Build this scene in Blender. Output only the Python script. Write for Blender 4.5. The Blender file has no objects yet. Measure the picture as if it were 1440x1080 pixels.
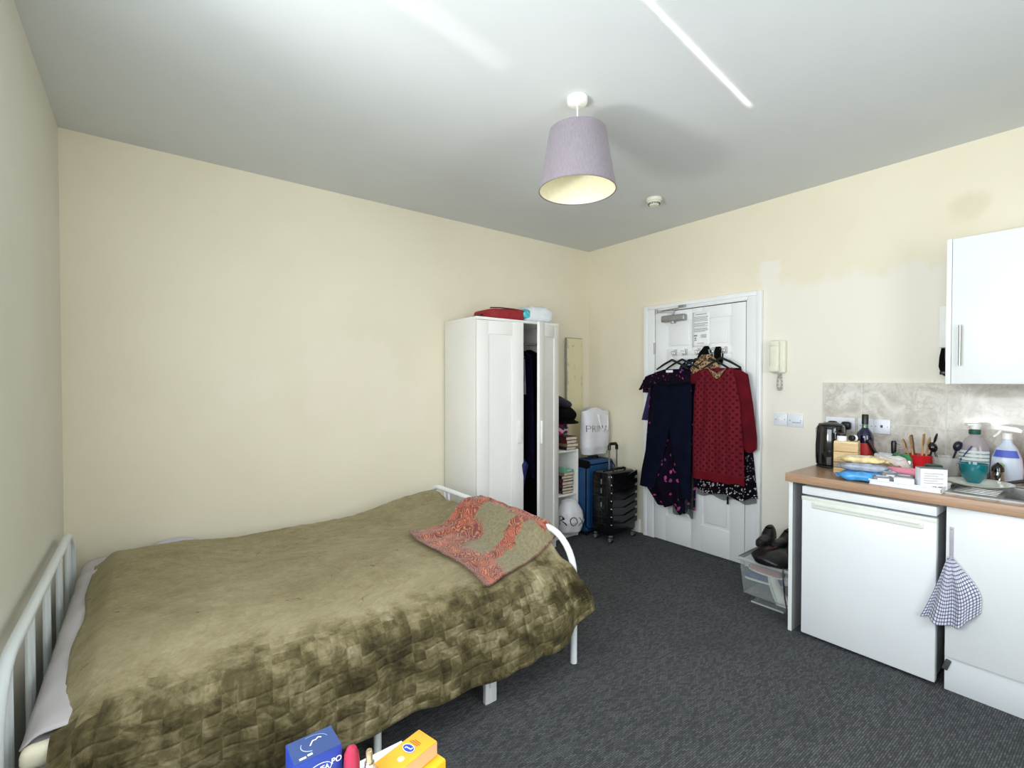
import bpy, bmesh, math, random
from mathutils import Vector, Matrix, Euler, noise
random.seed(7)
PI = math.pi
COL = bpy.context.scene.collection

# ------------------------------------------------------------------ materials
def C(r, g, b):
    f = lambda c: (c/12.92 if c <= .04045 else ((c+.055)/1.055)**2.4)
    return (f(r/255), f(g/255), f(b/255), 1)

class NT:
    def __init__(s, name):
        s.m = bpy.data.materials.new(name); s.m.use_nodes = True
        s.t = s.m.node_tree; s.n = s.t.nodes; s.l = s.t.links
        s.b = s.n['Principled BSDF']; s.out = s.n['Material Output']
    def link(s, a, b): s.l.new(a, b)
    def put(s, sock, v):
        if isinstance(v, bpy.types.NodeSocket): s.l.new(v, sock)
        elif v is not None: sock.default_value = v
    def co(s, kind='Object'):
        return s.n.new('ShaderNodeTexCoord').outputs[kind]
    def map(s, v, scale=(1,1,1), loc=(0,0,0), rot=(0,0,0)):
        k = s.n.new('ShaderNodeMapping'); s.l.new(v, k.inputs[0])
        k.inputs['Scale'].default_value = scale; k.inputs['Location'].default_value = loc; k.inputs['Rotation'].default_value = rot
        return k.outputs[0]
    def noise(s, v, scale=5, detail=3, rough=.5, dist=0):
        k = s.n.new('ShaderNodeTexNoise'); s.l.new(v, k.inputs['Vector'])
        k.inputs['Scale'].default_value = scale; k.inputs['Detail'].default_value = detail
        k.inputs['Roughness'].default_value = rough; k.inputs['Distortion'].default_value = dist
        return k.outputs[0]
    def voro(s, v, scale=5, feature='F1', rnd=1, out='Distance'):
        k = s.n.new('ShaderNodeTexVoronoi'); k.feature = feature; s.l.new(v, k.inputs['Vector'])
        k.inputs['Scale'].default_value = scale; k.inputs['Randomness'].default_value = rnd
        return k.outputs[out]
    def white(s, v):
        k = s.n.new('ShaderNodeTexWhiteNoise'); k.noise_dimensions = '3D'; s.l.new(v, k.inputs['Vector']); return k.outputs['Value']
    def math(s, op, a, b=None, c=None, clamp=False):
        k = s.n.new('ShaderNodeMath'); k.operation = op; k.use_clamp = clamp
        s.put(k.inputs[0], a)
        if b is not None: s.put(k.inputs[1], b)
        if c is not None: s.put(k.inputs[2], c)
        return k.outputs[0]
    def vm(s, op, a, b=None):
        k = s.n.new('ShaderNodeVectorMath'); k.operation = op; s.put(k.inputs[0], a)
        if b is not None: s.put(k.inputs[1], b)
        return k.outputs['Value'] if op in ('LENGTH', 'DISTANCE', 'DOT_PRODUCT') else k.outputs[0]
    def sep(s, v):
        k = s.n.new('ShaderNodeSeparateXYZ'); s.l.new(v, k.inputs[0]); return k.outputs
    def comb(s, x=0., y=0., z=0.):
        k = s.n.new('ShaderNodeCombineXYZ')
        for i, q in enumerate((x, y, z)): s.put(k.inputs[i], q)
        return k.outputs[0]
    def ramp(s, v, stops, interp='LINEAR'):
        k = s.n.new('ShaderNodeValToRGB'); k.color_ramp.interpolation = interp; s.l.new(v, k.inputs[0])
        e = k.color_ramp.elements
        e[0].position, e[0].color = stops[0]; e[1].position, e[1].color = stops[-1]
        for p, c in stops[1:-1]:
            q = e.new(p); q.color = c
        return k.outputs[0]
    def sm(s, v, a, b):
        k = s.n.new('ShaderNodeMapRange'); k.interpolation_type = 'SMOOTHSTEP'; s.put(k.inputs[0], v)
        k.inputs[1].default_value = a; k.inputs[2].default_value = b; return k.outputs[0]
    def mix(s, f, a, b):
        k = s.n.new('ShaderNodeMix'); k.data_type = 'RGBA'
        s.put(k.inputs[0], f); s.put(k.inputs[6], a); s.put(k.inputs[7], b); return k.outputs[2]
    def bump(s, h, strength=.3, dist=.01):
        k = s.n.new('ShaderNodeBump'); k.inputs['Strength'].default_value = strength; k.inputs['Distance'].default_value = dist
        s.l.new(h, k.inputs['Height']); s.l.new(k.outputs[0], s.b.inputs['Normal'])
    def col(s, v): s.put(s.b.inputs['Base Color'], v)
    def set(s, **kw):
        names = dict(rough='Roughness', metal='Metallic', sheen='Sheen Weight', sheenr='Sheen Roughness', sheent='Sheen Tint', coat='Coat Weight',
                     trans='Transmission Weight', ior='IOR', alpha='Alpha', spec='Specular IOR Level', subs='Subsurface Weight')
        for k, v in kw.items(): s.put(s.b.inputs[names[k]], v)
        return s

def simple(name, c, rough=.5, metal=0, var=.06, scale=18, bump=0, bscale=60, **kw):
    m = NT(name); v = m.co()
    n = m.noise(v, scale, 3)
    dark = tuple(q*(1-var*1.6) for q in c[:3])+(1,); lite = tuple(min(1, q*(1+var)) for q in c[:3])+(1,)
    m.col(m.ramp(n, [(.3, dark), (.7, lite)]))
    m.set(rough=rough, metal=metal, **kw)
    if bump: m.bump(m.noise(v, bscale, 3), bump, .004)
    return m.m

M = {}
M['white_paint'] = simple('white_gloss_paint', C(236,238,240), .35, var=.02, scale=4)
M['white_lam'] = simple('white_laminate', C(232,236,238), .3, var=.015, scale=3)
M['wardrobe'] = simple('white_foil', C(240,239,236), .4, var=.015, scale=3)
M['fridge'] = simple('fridge_enamel', C(236,240,244), .25, var=.01, scale=2)
M['cream_plastic'] = simple('cream_plastic', C(226,226,208), .4, var=.03)
M['fridge_trim'] = simple('fridge_trim', C(226,230,222), .35, var=.02)
M['white_plastic'] = simple('white_plastic', C(238,238,236), .35, var=.02)
M['socket_plastic'] = simple('socket_plastic', C(226,230,240), .35, var=.02)
M['steel'] = simple('brushed_steel', C(175,175,172), .32, 1, var=.08, scale=40)
M['chrome'] = simple('chrome', C(215,215,215), .12, 1, var=.02)
M['grey_metal'] = simple('silver_painted_metal', C(160,160,160), .4, .6, var=.05)
M['white_metal'] = simple('white_tube_enamel', C(236,240,244), .28, var=.015, scale=5)
M['head_metal'] = simple('white_head_enamel', C(222,230,234), .3, var=.02, scale=5)
M['black_plastic'] = simple('black_plastic', C(22,22,24), .35, var=.15)
M['black_gloss'] = simple('black_gloss', C(12,12,14), .08, var=.1, coat=.6)
M['black_shell'] = simple('black_suitcase_shell', C(14,15,17), .22, var=.15)
M['black_fabric'] = simple('black_fabric', C(14,13,15), .95, var=.3, scale=60, bump=.3, spec=.1)
M['black_leather'] = simple('black_leather', C(20,21,24), .38, var=.25, scale=30, bump=.35, bscale=90)
M['dark_grey'] = simple('dark_grey', C(70,72,76), .6)
M['purple_knit'] = simple('dark_purple_knit', C(58,46,60), .9, var=.3, scale=70, bump=.5, bscale=120)
M['navy'] = simple('navy_crepe', C(8,13,32), .9, var=.2, scale=12, spec=.1)
M['navy_dark'] = simple('dark_navy_jersey', C(20,15,42), .9, var=.25, scale=14, spec=.1)
M['blue_satin'] = simple('blue_satin', C(24,30,84), .35, var=.3, scale=8)
M['teal_satin'] = simple('teal_satin', C(12,60,84), .35, var=.25, scale=8)
M['purple_satin'] = simple('purple_satin', C(44,26,92), .4, var=.3, scale=8)
M['lilac_cloth'] = simple('pale_lilac_cloth', C(190,186,205), .8)
M['red_fabric'] = simple('red_bag_fabric', C(150,30,40), .7, var=.12, scale=30, bump=.2)
M['dark_red'] = simple('dark_red_trim', C(88,20,28), .7)
M['red_chiffon'] = simple('red_chiffon', C(92,8,24), .85, var=.2, scale=10, spec=.15)
M['red_plastic'] = simple('red_plastic', C(205,30,38), .35, var=.08)
M['blue_suit'] = simple('blue_suitcase_fabric', C(14,66,112), .6, var=.12, scale=10, bump=.15, bscale=200)
M['sheet'] = simple('grey_lilac_sheet', C(196,192,196), .85, var=.05, scale=5, bump=.35, bscale=9)
M['pillow'] = simple('pale_lilac_pillowcase', C(200,198,214), .85, var=.05, scale=6, bump=.2, bscale=12)
M['cream_edge'] = simple('cream_mattress_edge', C(238,232,210), .8, var=.04)
M['bagwhite'] = simple('white_carrier_plastic', C(222,222,226), .42, var=.05, scale=9, bump=.6, bscale=11)
M['ink'] = simple('dark_blue_ink', C(40,52,74), .6)
M['ink_black'] = simple('black_ink', C(38,38,44), .6)
M['ink_white'] = simple('white_ink', C(240,242,248), .5)
M['ink_grey'] = simple('grey_ink', C(150,152,158), .6)
M['paper'] = simple('book_pages', C(214,200,180), .9, var=.08, scale=60)
M['notice'] = simple('notice_paper', C(240,241,243), .7, var=.01)
M['book_red'] = simple('dark_red_cover', C(74,18,28), .5)
M['book_black'] = simple('black_cover', C(26,24,30), .5)
M['book_brown'] = simple('brown_cover', C(84,58,46), .5)
M['book_tan'] = simple('tan_cover', C(150,128,104), .5)
M['mint'] = simple('mint_green_card', C(128,182,160), .6)
M['gold_cap'] = simple('gold_cap', C(206,186,148), .25, .8)
M['pink_stick'] = simple('pink_red_plastic', C(172,40,72), .4, var=.06)
M['navy_box'] = simple('blue_carton_top', C(52,72,120), .35, var=.05)
M['blue_box'] = simple('blue_carton', C(30,58,150), .35, var=.05)
M['orange_box'] = simple('orange_carton', C(248,170,50), .4, var=.08, scale=12)
M['yellow_box'] = simple('yellow_carton', C(252,196,44), .4, var=.06, scale=12)
M['peach'] = simple('peach_carton_side', C(240,176,130), .4)
M['logo_blue'] = simple('logo_blue', C(38,72,165), .4)
M['wood_pale'] = simple('pale_utensil_wood', C(188,148,100), .6, var=.15, scale=25)
M['teal_bowl'] = simple('teal_glaze', C(14,108,118), .12, var=.12, scale=14, coat=.5)
M['plate'] = simple('plate_glaze', C(222,226,216), .2, var=.02)
M['white_card'] = simple('white_card', C(232,234,240), .5, var=.02)
M['grey_card'] = simple('grey_card', C(120,118,126), .5, var=.08)
M['blue_plastic_film'] = simple('blue_plastic_film', C(70,156,222), .25, var=.2, scale=24, bump=.5, bscale=40)
M['lilac_film'] = simple('grey_lilac_film', C(152,160,176), .25, var=.2, scale=24, bump=.5, bscale=40)
M['cream_film'] = simple('cream_wrapper', C(226,204,150), .35, var=.25, scale=30, bump=.4, bscale=40)
M['pink_film'] = simple('pink_wrapper', C(226,138,160), .35, var=.1, scale=30)
M['green_film'] = simple('green_wrapper', C(58,140,92), .35, var=.3, scale=30)
M['brown_film'] = simple('brown_wrapper', C(150,128,96), .35, var=.35, scale=40, bump=.5, bscale=40)
M['dark_green'] = simple('dark_green_lid', C(14,58,56), .4)
M['green_collar'] = simple('green_collar', C(24,84,70), .35)
M['blue_utensil'] = simple('blue_nylon', C(20,26,110), .35, var=.1)
M['dark_utensil'] = simple('dark_blue_nylon', C(24,28,48), .3, var=.1)
M['soap_liquid'] = simple('purple_liquid', C(118,74,104), .2, var=.08)
M['label_pale'] = simple('pale_label', C(196,212,208), .45, var=.05)
M['label_red'] = simple('red_label', C(196,52,52), .5, var=.12)
M['label_blue'] = simple('blue_label', C(70,92,190), .45)
M['label_green'] = simple('green_dot', C(120,170,96), .45)
M['spray_body'] = simple('pale_spray_body', C(196,206,222), .3, var=.06)
M['bottle_dark'] = simple('dark_blue_glass', C(14,18,58), .06, var=.2, coat=.8)
M['shoe_white'] = simple('white_shoe', C(216,218,212), .6)
M['shoe_blue'] = simple('slate_blue_shoe', C(78,90,122), .7)
M['shoe_pink'] = simple('dusty_pink_shoe', C(176,142,142), .7)
M['shoe_sole'] = simple('pale_green_sole', C(192,208,196), .6)
M['hanger'] = simple('black_velvet_hanger', C(26,28,28), .9)
M['gap_shade'] = simple('dark_gap_shade', C(40,40,44), .8)
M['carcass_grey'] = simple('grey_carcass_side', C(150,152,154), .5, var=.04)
M['white_wood'] = None

def glassy(name, c, alpha, rough=.15):
    m = NT(name); v = m.co(); n = m.noise(v, 14, 2)
    m.col(m.ramp(n, [(.3, tuple(q*.9 for q in c[:3])+(1,)), (.7, c)])); m.set(rough=rough, alpha=alpha, spec=.7)
    return m.m
M['clear_plastic'] = glassy('clear_storage_plastic', C(210,216,218), .13)
M['clear_rim'] = glassy('cloudy_plastic_rim', C(196,200,202), .65)
M['clear_hook'] = glassy('clear_hook_plastic', C(214,218,220), .4)
M['clear_tub'] = glassy('clear_tub_plastic', C(206,208,204), .4)
M['green_glass'] = glassy('green_glass', C(90,130,96), .75, .08)
M['clear_glass'] = glassy('clear_glass', C(214,216,220), .4, .05)
M['soap_clear'] = glassy('soap_bottle_plastic', C(190,180,186), .55, .12)

def wall_cream(name, mode):
    m = NT(name); v = m.co()
    n = m.noise(v, 1.3, 4, .6); base = m.ramp(n, [(.3, C(228,220,198)), (.7, C(234,227,207))])
    x, y, z = m.sep(v)
    nn = m.noise(v, 5, 4, .6); nn2 = m.math('SUBTRACT', nn, .5)
    if mode == 'back':        # faint lighter fill patches
        f = None
        for (cx, cz, rx, rz, st) in ((1.18, 1.42, .34, .26, .5), (.52, 1.36, .16, .12, .4), (2.9, 2.0, .3, .3, .15), (1.55, 1.2, .2, .18, .35)):
            dx = m.math('DIVIDE', m.math('ABSOLUTE', m.math('SUBTRACT', x, cx)), rx)
            dz = m.math('DIVIDE', m.math('ABSOLUTE', m.math('SUBTRACT', z, cz)), rz)
            d = m.math('ADD', m.math('MAXIMUM', dx, dz), m.math('MULTIPLY', nn2, 1.2))
            q = m.math('MULTIPLY', m.math('SUBTRACT', 1, m.sm(d, .8, 1.1)), st)
            f = q if f is None else m.math('MAXIMUM', f, q)
        base = m.mix(f, base, C(234,226,213))
    if mode == 'right':       # whiter repainted area round the intercom and the kitchen, one grey-green stain
        edge = m.math('MULTIPLY', nn2, .28)
        a = m.math('SUBTRACT', 1, m.sm(m.math('ADD', y, edge), 1.66, 1.70))
        b = m.math('SUBTRACT', 1, m.sm(m.math('ADD', z, edge), 2.02, 2.10))
        b2 = m.math('SUBTRACT', 1, m.sm(m.math('ADD', z, edge), 2.24, 2.27))
        a2 = m.sm(m.math('ADD', y, edge), 1.50, 1.54)
        top = m.math('MAXIMUM', b, m.math('MULTIPLY', a2, b2))
        n3 = m.noise(v, 2.2, 3, .6)
        cutout = m.sm(n3, .68, .74)
        f = m.math('MULTIPLY', m.math('MULTIPLY', a, top), m.math('SUBTRACT', .85, m.math('MULTIPLY', cutout, .2)))
        base = m.mix(f, base, C(233,229,220))
        d = m.vm('DISTANCE', v, (3.575, .56, 2.345))
        d = m.math('ADD', d, m.math('MULTIPLY', nn2, .12))
        base = m.mix(m.math('MULTIPLY', m.math('SUBTRACT', 1, m.sm(d, .04, .11)), .5), base, C(208,201,178))
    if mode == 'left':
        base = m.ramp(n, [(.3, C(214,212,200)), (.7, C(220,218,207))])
        sp = m.voro(v, 9, rnd=1); base = m.mix(m.math('MULTIPLY', m.math('LESS_THAN', sp, .05), .5), base, C(240,238,226))
    m.col(base); m.set(rough=.75, spec=.3)
    m.bump(m.noise(v, 55, 4, .6), .12, .004)
    return m.m
M['wall_back'] = wall_cream('cream_wall_paint', 'back')
M['wall_right'] = wall_cream('cream_wall_paint_patched', 'right')
M['wall_left'] = wall_cream('cream_wall_paint_shaded', 'left')

def ceiling_mat():
    m = NT('ceiling_paint'); v = m.co(); n = m.noise(v, 1.1, 4, .6)
    m.col(m.ramp(n, [(.3, C(208,212,213)), (.7, C(214,218,219))])); m.set(rough=.8, spec=.2)
    m.bump(m.noise(v, 30, 4), .06, .004); return m.m
M['ceiling'] = ceiling_mat()

def carpet_mat():
    m = NT('charcoal_loop_carpet'); v = m.co()
    w = m.map(v, (1, 1, 1), rot=(0, 0, .02))
    x, y, z = m.sep(w)
    # short loops of yarn in a brick layout
    k = m.n.new('ShaderNodeTexBrick'); m.link(w, k.inputs['Vector'])
    k.inputs['Scale'].default_value = 1; k.inputs['Brick Width'].default_value = .022; k.inputs['Row Height'].default_value = .0075
    k.inputs['Mortar Size'].default_value = .0012; k.inputs['Mortar Smooth'].default_value = .6; k.inputs['Bias'].default_value = -.1
    k.inputs['Color1'].default_value = C(70,72,75); k.inputs['Color2'].default_value = C(104,106,109); k.inputs['Mortar'].default_value = C(50,52,55)
    n = m.noise(v, 2.0, 4, .6); n2 = m.noise(v, 160, 2)
    c = m.mix(m.math('MULTIPLY', m.sm(n2, .55, .75), .5), k.outputs['Color'], C(124,126,128))
    c = m.mix(m.sm(n, .3, .75), c, m.mix(.3, c, C(56,58,62)))
    m.col(c); m.set(rough=.92, spec=.25)
    m.bump(m.math('ADD', m.math('MULTIPLY', k.outputs['Fac'], -1), m.math('MULTIPLY', n2, .8)), .7, .004)
    return m.m
M['carpet'] = carpet_mat()

def wood_mat(name, c1, c2, axis=(1, 14, 14), rough=.35):
    m = NT(name); v = m.co(); q = m.map(v, axis)
    n = m.noise(q, 3.5, 5, .6, .6); n2 = m.noise(m.map(v, tuple(a*4 for a in axis)), 6, 3)
    c = m.ramp(n, [(.3, c1), (.7, c2)]); c = m.mix(m.math('MULTIPLY', m.sm(n2, .5, .8), .35), c, tuple(k*.6 for k in c1[:3])+(1,))
    m.col(c); m.set(rough=rough); m.bump(n2, .05, .002); return m.m
M['worktop'] = wood_mat('brown_oak_laminate', C(150,116,92), C(176,142,114), (14, 1, 14), .32)
M['worktop_edge'] = wood_mat('brown_oak_edge', C(158,124,100), C(184,152,124), (14, 1, 14), .35)
M['crate_wood'] = wood_mat('pale_crate_wood', C(190,158,112), C(222,194,148), (14, 2, 30), .6)
M['crate_dark'] = wood_mat('grey_crate_wood', C(138,124,106), C(166,148,124), (14, 2, 30), .6)
M['white_wood'] = wood_mat('painted_white_wood', C(222,224,228), C(236,238,240), (14, 14, 1.5), .5)
M['cream_board'] = None

def distressed():
    m = NT('distressed_cream_board'); v = m.co(); n = m.noise(v, 9, 4, .6, .8)
    x, y, z = m.sep(v)
    e = m.sm(m.math('ABSOLUTE', x), .055, .11)
    f = m.math('MULTIPLY', m.sm(m.math('ADD', n, m.math('MULTIPLY', e, .12)), .6, .66), .55)
    m.col(m.mix(f, C(226,218,182), C(172,170,156))); m.set(rough=.55); return m.m
M['cream_board'] = distressed()

def tile_mat():
    m = NT('grey_marble_tiles'); v = m.co()
    x, y, z = m.sep(v)
    k = m.n.new('ShaderNodeTexBrick'); k.offset = 0; m.link(m.comb(m.math('SUBTRACT', 1.041+.4*4, y), m.math('SUBTRACT', z, 1.125-1.0), 0), k.inputs['Vector'])
    k.inputs['Scale'].default_value = 1; k.inputs['Brick Width'].default_value = .4; k.inputs['Row Height'].default_value = .25
    k.inputs['Mortar Size'].default_value = .0028; k.inputs['Mortar Smooth'].default_value = .2
    n = m.noise(v, 7, 6, .65, 1.2); n2 = m.noise(v, 20, 5, .7, 2)
    c = m.ramp(n, [(.32, C(190,183,172)), (.5, C(212,208,200)), (.68, C(232,230,226))])
    c = m.mix(m.math('MULTIPLY', m.sm(n2, .52, .62), .4), c, C(176,168,154))
    c = m.mix(k.outputs['Fac'], c, C(220,216,206))
    m.col(c); m.set(rough=m.math('ADD', .14, m.math('MULTIPLY', k.outputs['Fac'], .5)))
    m.bump(m.math('SUBTRACT', m.math('MULTIPLY', n, .15), k.outputs['Fac']), .4, .003); return m.m
M['tiles'] = tile_mat()

def velvet_mat():
    m = NT('olive_crushed_velvet'); uv = m.co('UV')
    x, y, z = m.sep(uv)
    warp = m.noise(uv, 4, 2); wv = m.vm('ADD', m.vm('ADD', uv, m.comb(m.math('MULTIPLY', y, .12), m.math('MULTIPLY', x, .05))), m.comb(m.math('MULTIPLY', m.math('SUBTRACT', warp, .5), .03), m.math('MULTIPLY', m.math('SUBTRACT', m.noise(uv, 5.5, 2), .5), .05)))
    q = m.vm('MULTIPLY', wv, (1/.050, 1/.037, 0))
    rnd = m.white(m.vm('FLOOR', q))
    fx, fy, _ = m.sep(m.vm('FRACTION', q))
    ex = m.math('SUBTRACT', .5, m.math('ABSOLUTE', m.math('SUBTRACT', fx, .5)))
    ey = m.math('SUBTRACT', .5, m.math('ABSOLUTE', m.math('SUBTRACT', fy, .5)))
    puff = m.sm(m.math('MINIMUM', ex, ey), 0, .22)
    big = m.noise(uv, 3.2, 4, .6, .4); mid = m.noise(uv, 13, 5, .7, .6); fine = m.noise(uv, 60, 4, .65)
    # v runs from the wall to the hem: crushed pile adds contrast on the hanging side, painted darker for shade
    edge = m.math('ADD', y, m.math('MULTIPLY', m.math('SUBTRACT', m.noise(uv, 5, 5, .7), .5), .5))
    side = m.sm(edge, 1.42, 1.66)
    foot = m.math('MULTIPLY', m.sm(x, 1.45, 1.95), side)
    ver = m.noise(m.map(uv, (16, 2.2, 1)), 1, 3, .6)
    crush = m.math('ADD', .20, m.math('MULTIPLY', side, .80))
    val = m.math('ADD', m.math('MULTIPLY', m.math('SUBTRACT', rnd, .5), .22), m.math('MULTIPLY', m.math('SUBTRACT', big, .5), 1.25))
    val = m.math('ADD', val, m.math('MULTIPLY', m.math('SUBTRACT', mid, .5), 1.15))
    val = m.math('ADD', val, m.math('MULTIPLY', m.math('MULTIPLY', m.math('SUBTRACT', ver, .5), 1.3), foot))
    val = m.math('ADD', .5, m.math('MULTIPLY', val, crush))
    val = m.math('SUBTRACT', m.math('ADD', val, m.math('ADD', .09, m.math('MULTIPLY', m.sm(edge, .9, 1.4), .05))), m.math('MULTIPLY', side, .32))  # light top and shaded side put into the pile colour, brightest near the edge
    val = m.math('ADD', val, m.math('MULTIPLY', m.math('SUBTRACT', fine, .5), .22))
    mk = m.noise(m.vm('MULTIPLY', uv, (1, 1.5, 0)), 8, 4, .65, .8)
    ring = m.math('SUBTRACT', 1, m.sm(m.math('ABSOLUTE', m.math('SUBTRACT', mk, .69)), .004, .02))
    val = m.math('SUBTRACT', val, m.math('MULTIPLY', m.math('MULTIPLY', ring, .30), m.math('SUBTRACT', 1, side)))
    c = m.ramp(val, [(.05, C(50,44,27)), (.32, C(88,80,53)), (.55, C(131,121,91)), (.78, C(170,160,130)), (1, C(198,190,164))])
    m.col(c); m.set(rough=.75, sheen=.22, sheenr=.4, sheent=C(214,205,165), spec=.15)
    pf = m.math('MULTIPLY', puff, m.math('ADD', .22, m.math('MULTIPLY', side, .45)))
    h = m.math('ADD', pf, m.math('ADD', m.math('MULTIPLY', mid, 1.4), m.math('MULTIPLY', fine, .5)))
    m.bump(h, .45, .008); return m.m
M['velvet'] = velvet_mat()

def scarf_mat():
    m = NT('paisley_shawl'); uv = m.co('UV'); x, y, z = m.sep(uv)
    # u from the plain end to the fringed border, v across
    n = m.noise(uv, 6, 3); nw = m.math('MULTIPLY', m.math('SUBTRACT', n, .5), .18)
    xx = m.math('ADD', x, nw); yy = m.math('ADD', y, nw)
    edge_u = m.math('SUBTRACT', 1, m.sm(xx, .26, .31))              # deep paisley band at the folded end
    edge_v = m.math('SUBTRACT', 1, m.sm(m.math('ABSOLUTE', m.math('SUBTRACT', yy, .93)), .13, .17))
    mid_v = m.math('MULTIPLY', m.math('SUBTRACT', 1, m.sm(m.math('ABSOLUTE', m.math('SUBTRACT', m.math('ADD', yy, m.math('MULTIPLY', x, -.1)), .22)), .055, .08)), m.sm(xx, .18, .22))
    far_u = m.math('MULTIPLY', m.math('SUBTRACT', 1, m.sm(m.math('ABSOLUTE', m.math('SUBTRACT', xx, .92)), .06, .09)), m.sm(yy, .05, .12))
    med = m.vm('DISTANCE', m.vm('ADD', uv, m.comb(nw, nw)), (.42, .74, 0)); medf = m.math('SUBTRACT', 1, m.sm(med, .2, .25))
    f = m.math('MAXIMUM', m.math('MAXIMUM', edge_u, edge_v), m.math('MAXIMUM', m.math('MAXIMUM', mid_v, far_u), medf))
    wv = m.noise(uv, 9, 2); wuv = m.vm('ADD', m.vm('MULTIPLY', uv, (1.15, 1, 0)), m.comb(m.math('MULTIPLY', wv, .16), m.math('MULTIPLY', wv, .16)))
    d = m.voro(wuv, 11); ring = m.math('SINE', m.math('MULTIPLY', d, 34))
    d2 = m.voro(wuv, 34, 'DISTANCE_TO_EDGE')
    o = m.ramp(d, [(.05, C(186,96,74)), (.35, C(160,70,58)), (.6, C(122,50,46))])
    o = m.mix(m.math('MULTIPLY', m.sm(ring, .35, .8), .7), o, C(210,150,104))
    o = m.mix(m.math('MULTIPLY', m.math('LESS_THAN', d2, .035), .5), o, C(96,44,40))
    g = m.ramp(m.noise(uv, 40, 3), [(.3, C(116,108,80)), (.7, C(142,134,102))])
    c = m.mix(f, g, o)
    rim = m.math('SUBTRACT', 1, m.sm(x, .035, .075))
    rv = m.math('SUBTRACT', 1, m.sm(y, .004, .016))
    rimc = m.mix(m.sm(m.noise(uv, 70, 2), .5, .6), C(104,48,44), C(158,112,92))
    c = m.mix(m.math('MULTIPLY', m.math('MAXIMUM', rim, rv), .85), c, rimc)
    m.col(c); m.set(rough=.75, sheen=.2); m.bump(m.math('ADD', m.noise(uv, 30, 3), m.math('MULTIPLY', ring, .15)), .4, .005); return m.m
M['scarf'] = scarf_mat()

def dots_mat():
    m = NT('red_dotted_chiffon'); uv = m.co('UV'); x, y, z = m.sep(uv)
    p = m.vm('MULTIPLY', uv, (1/.052, 1/.052, 0))
    def dd(q):
        f = m.vm('SUBTRACT', m.vm('FRACTION', q), (.5, .5, 0)); a, b, _ = m.sep(f); return m.vm('LENGTH', m.comb(a, b, 0))
    d = m.math('MINIMUM', dd(p), dd(m.vm('ADD', p, (.5, .5, 0))))
    dot = m.math('SUBTRACT', 1, m.sm(d, .17, .22))
    st = m.noise(m.map(uv, (26, 1.5, 1)), 1, 2)
    base = m.ramp(st, [(.3, C(86,13,26)), (.7, C(118,30,42))])
    c = m.mix(m.math('MULTIPLY', dot, .9), base, C(62,6,16))
    hem = m.math('SUBTRACT', 1, m.sm(y, .055, .065))
    c = m.mix(hem, c, C(98,12,26))
    m.col(c); m.set(rough=.85, spec=.15); m.bump(dot, .2, .003); return m.m
M['red_dots'] = dots_mat()

def floral(name, bg, petals, scale, thr, gate, low=None):
    m = NT(name); uv = m.co('UV'); x, y, z = m.sep(uv)
    n = m.noise(uv, 18, 2); w = m.vm('ADD', uv, m.comb(m.math('MULTIPLY', n, .05), m.math('MULTIPLY', n, .05)))
    d = m.voro(w, scale); colr = m.voro(w, scale, out='Color'); r, g, b = m.sep(colr)
    on = m.math('MULTIPLY', m.math('SUBTRACT', 1, m.sm(d, thr*.7, thr)), m.math('GREATER_THAN', r, gate))
    if low is not None:
        on = m.math('MULTIPLY', on, m.math('SUBTRACT', 1, m.math('MULTIPLY', m.sm(y, low[0], low[1]), .75)))
    pc = m.ramp(g, [(0, petals[0]), (.5, petals[1]), (1, petals[2])])
    c = m.mix(on, m.ramp(m.noise(uv, 12, 2), [(.3, tuple(q*.6 for q in bg[:3])+(1,)), (.7, bg)]), pc)
    m.col(c); m.set(rough=.9, spec=.1); return m.m
M['floral'] = floral('dark_floral_print', C(18,11,30), (C(150,50,120), C(196,80,130), C(90,50,120)), 24, .40, .52)
M['floral_lace'] = floral('black_white_blossom', C(13,11,20), (C(210,200,206), C(170,150,160), C(226,220,226)), 60, .42, .35, (.10, .2))
M['ruffle'] = floral('dark_ruffle_print', C(22,12,32), (C(120,44,84), C(170,70,100), C(70,40,90)), 40, .3, .55)

def leopard():
    m = NT('leopard_print'); uv = m.co('UV'); n = m.noise(uv, 30, 2)
    w = m.vm('ADD', uv, m.comb(m.math('MULTIPLY', n, .03), m.math('MULTIPLY', n, .03)))
    d = m.voro(w, 62); ring = m.math('MULTIPLY', m.math('GREATER_THAN', d, .28), m.math('LESS_THAN', d, .52))
    c = m.mix(ring, m.ramp(d, [(.1, C(120,82,50)), (.5, C(170,138,100))]), C(28,20,16)); m.col(c); m.set(rough=.85); return m.m
M['leopard'] = leopard()

def gingham():
    m = NT('blue_white_check_towel'); uv = m.co('UV'); x, y, z = m.sep(uv)
    def st(q):
        f = m.math('FRACT', m.math('MULTIPLY', q, 1/.0165)); return m.math('LESS_THAN', f, .36)
    a, b = st(x), st(y)
    f = m.math('MULTIPLY', m.math('ADD', a, b), .5)
    c = m.ramp(f, [(0, C(228,230,238)), (.5, C(128,130,160)), (1, C(76,78,118))])
    m.col(c); m.set(rough=.9, sheen=.2); m.bump(f, .25, .003); return m.m
M['gingham'] = gingham()

def drywhite():
    m = NT('plinth_laminate'); v = m.co(); x, y, z = m.sep(v); n = m.noise(v, 24, 4, .7)
    d = m.vm('DISTANCE', m.vm('MULTIPLY', v, (0, 1, 1.6)), (0, .285, .145*1.6))
    chip = m.math('SUBTRACT', 1, m.sm(m.math('ADD', d, m.math('MULTIPLY', m.math('SUBTRACT', n, .5), .12)), .03, .04))
    m.col(m.mix(chip, C(226,231,236), m.ramp(n, [(.4, C(150,132,112)), (.6, C(206,200,192))]))); m.set(rough=.4); return m.m
M['plinth'] = drywhite()

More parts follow.
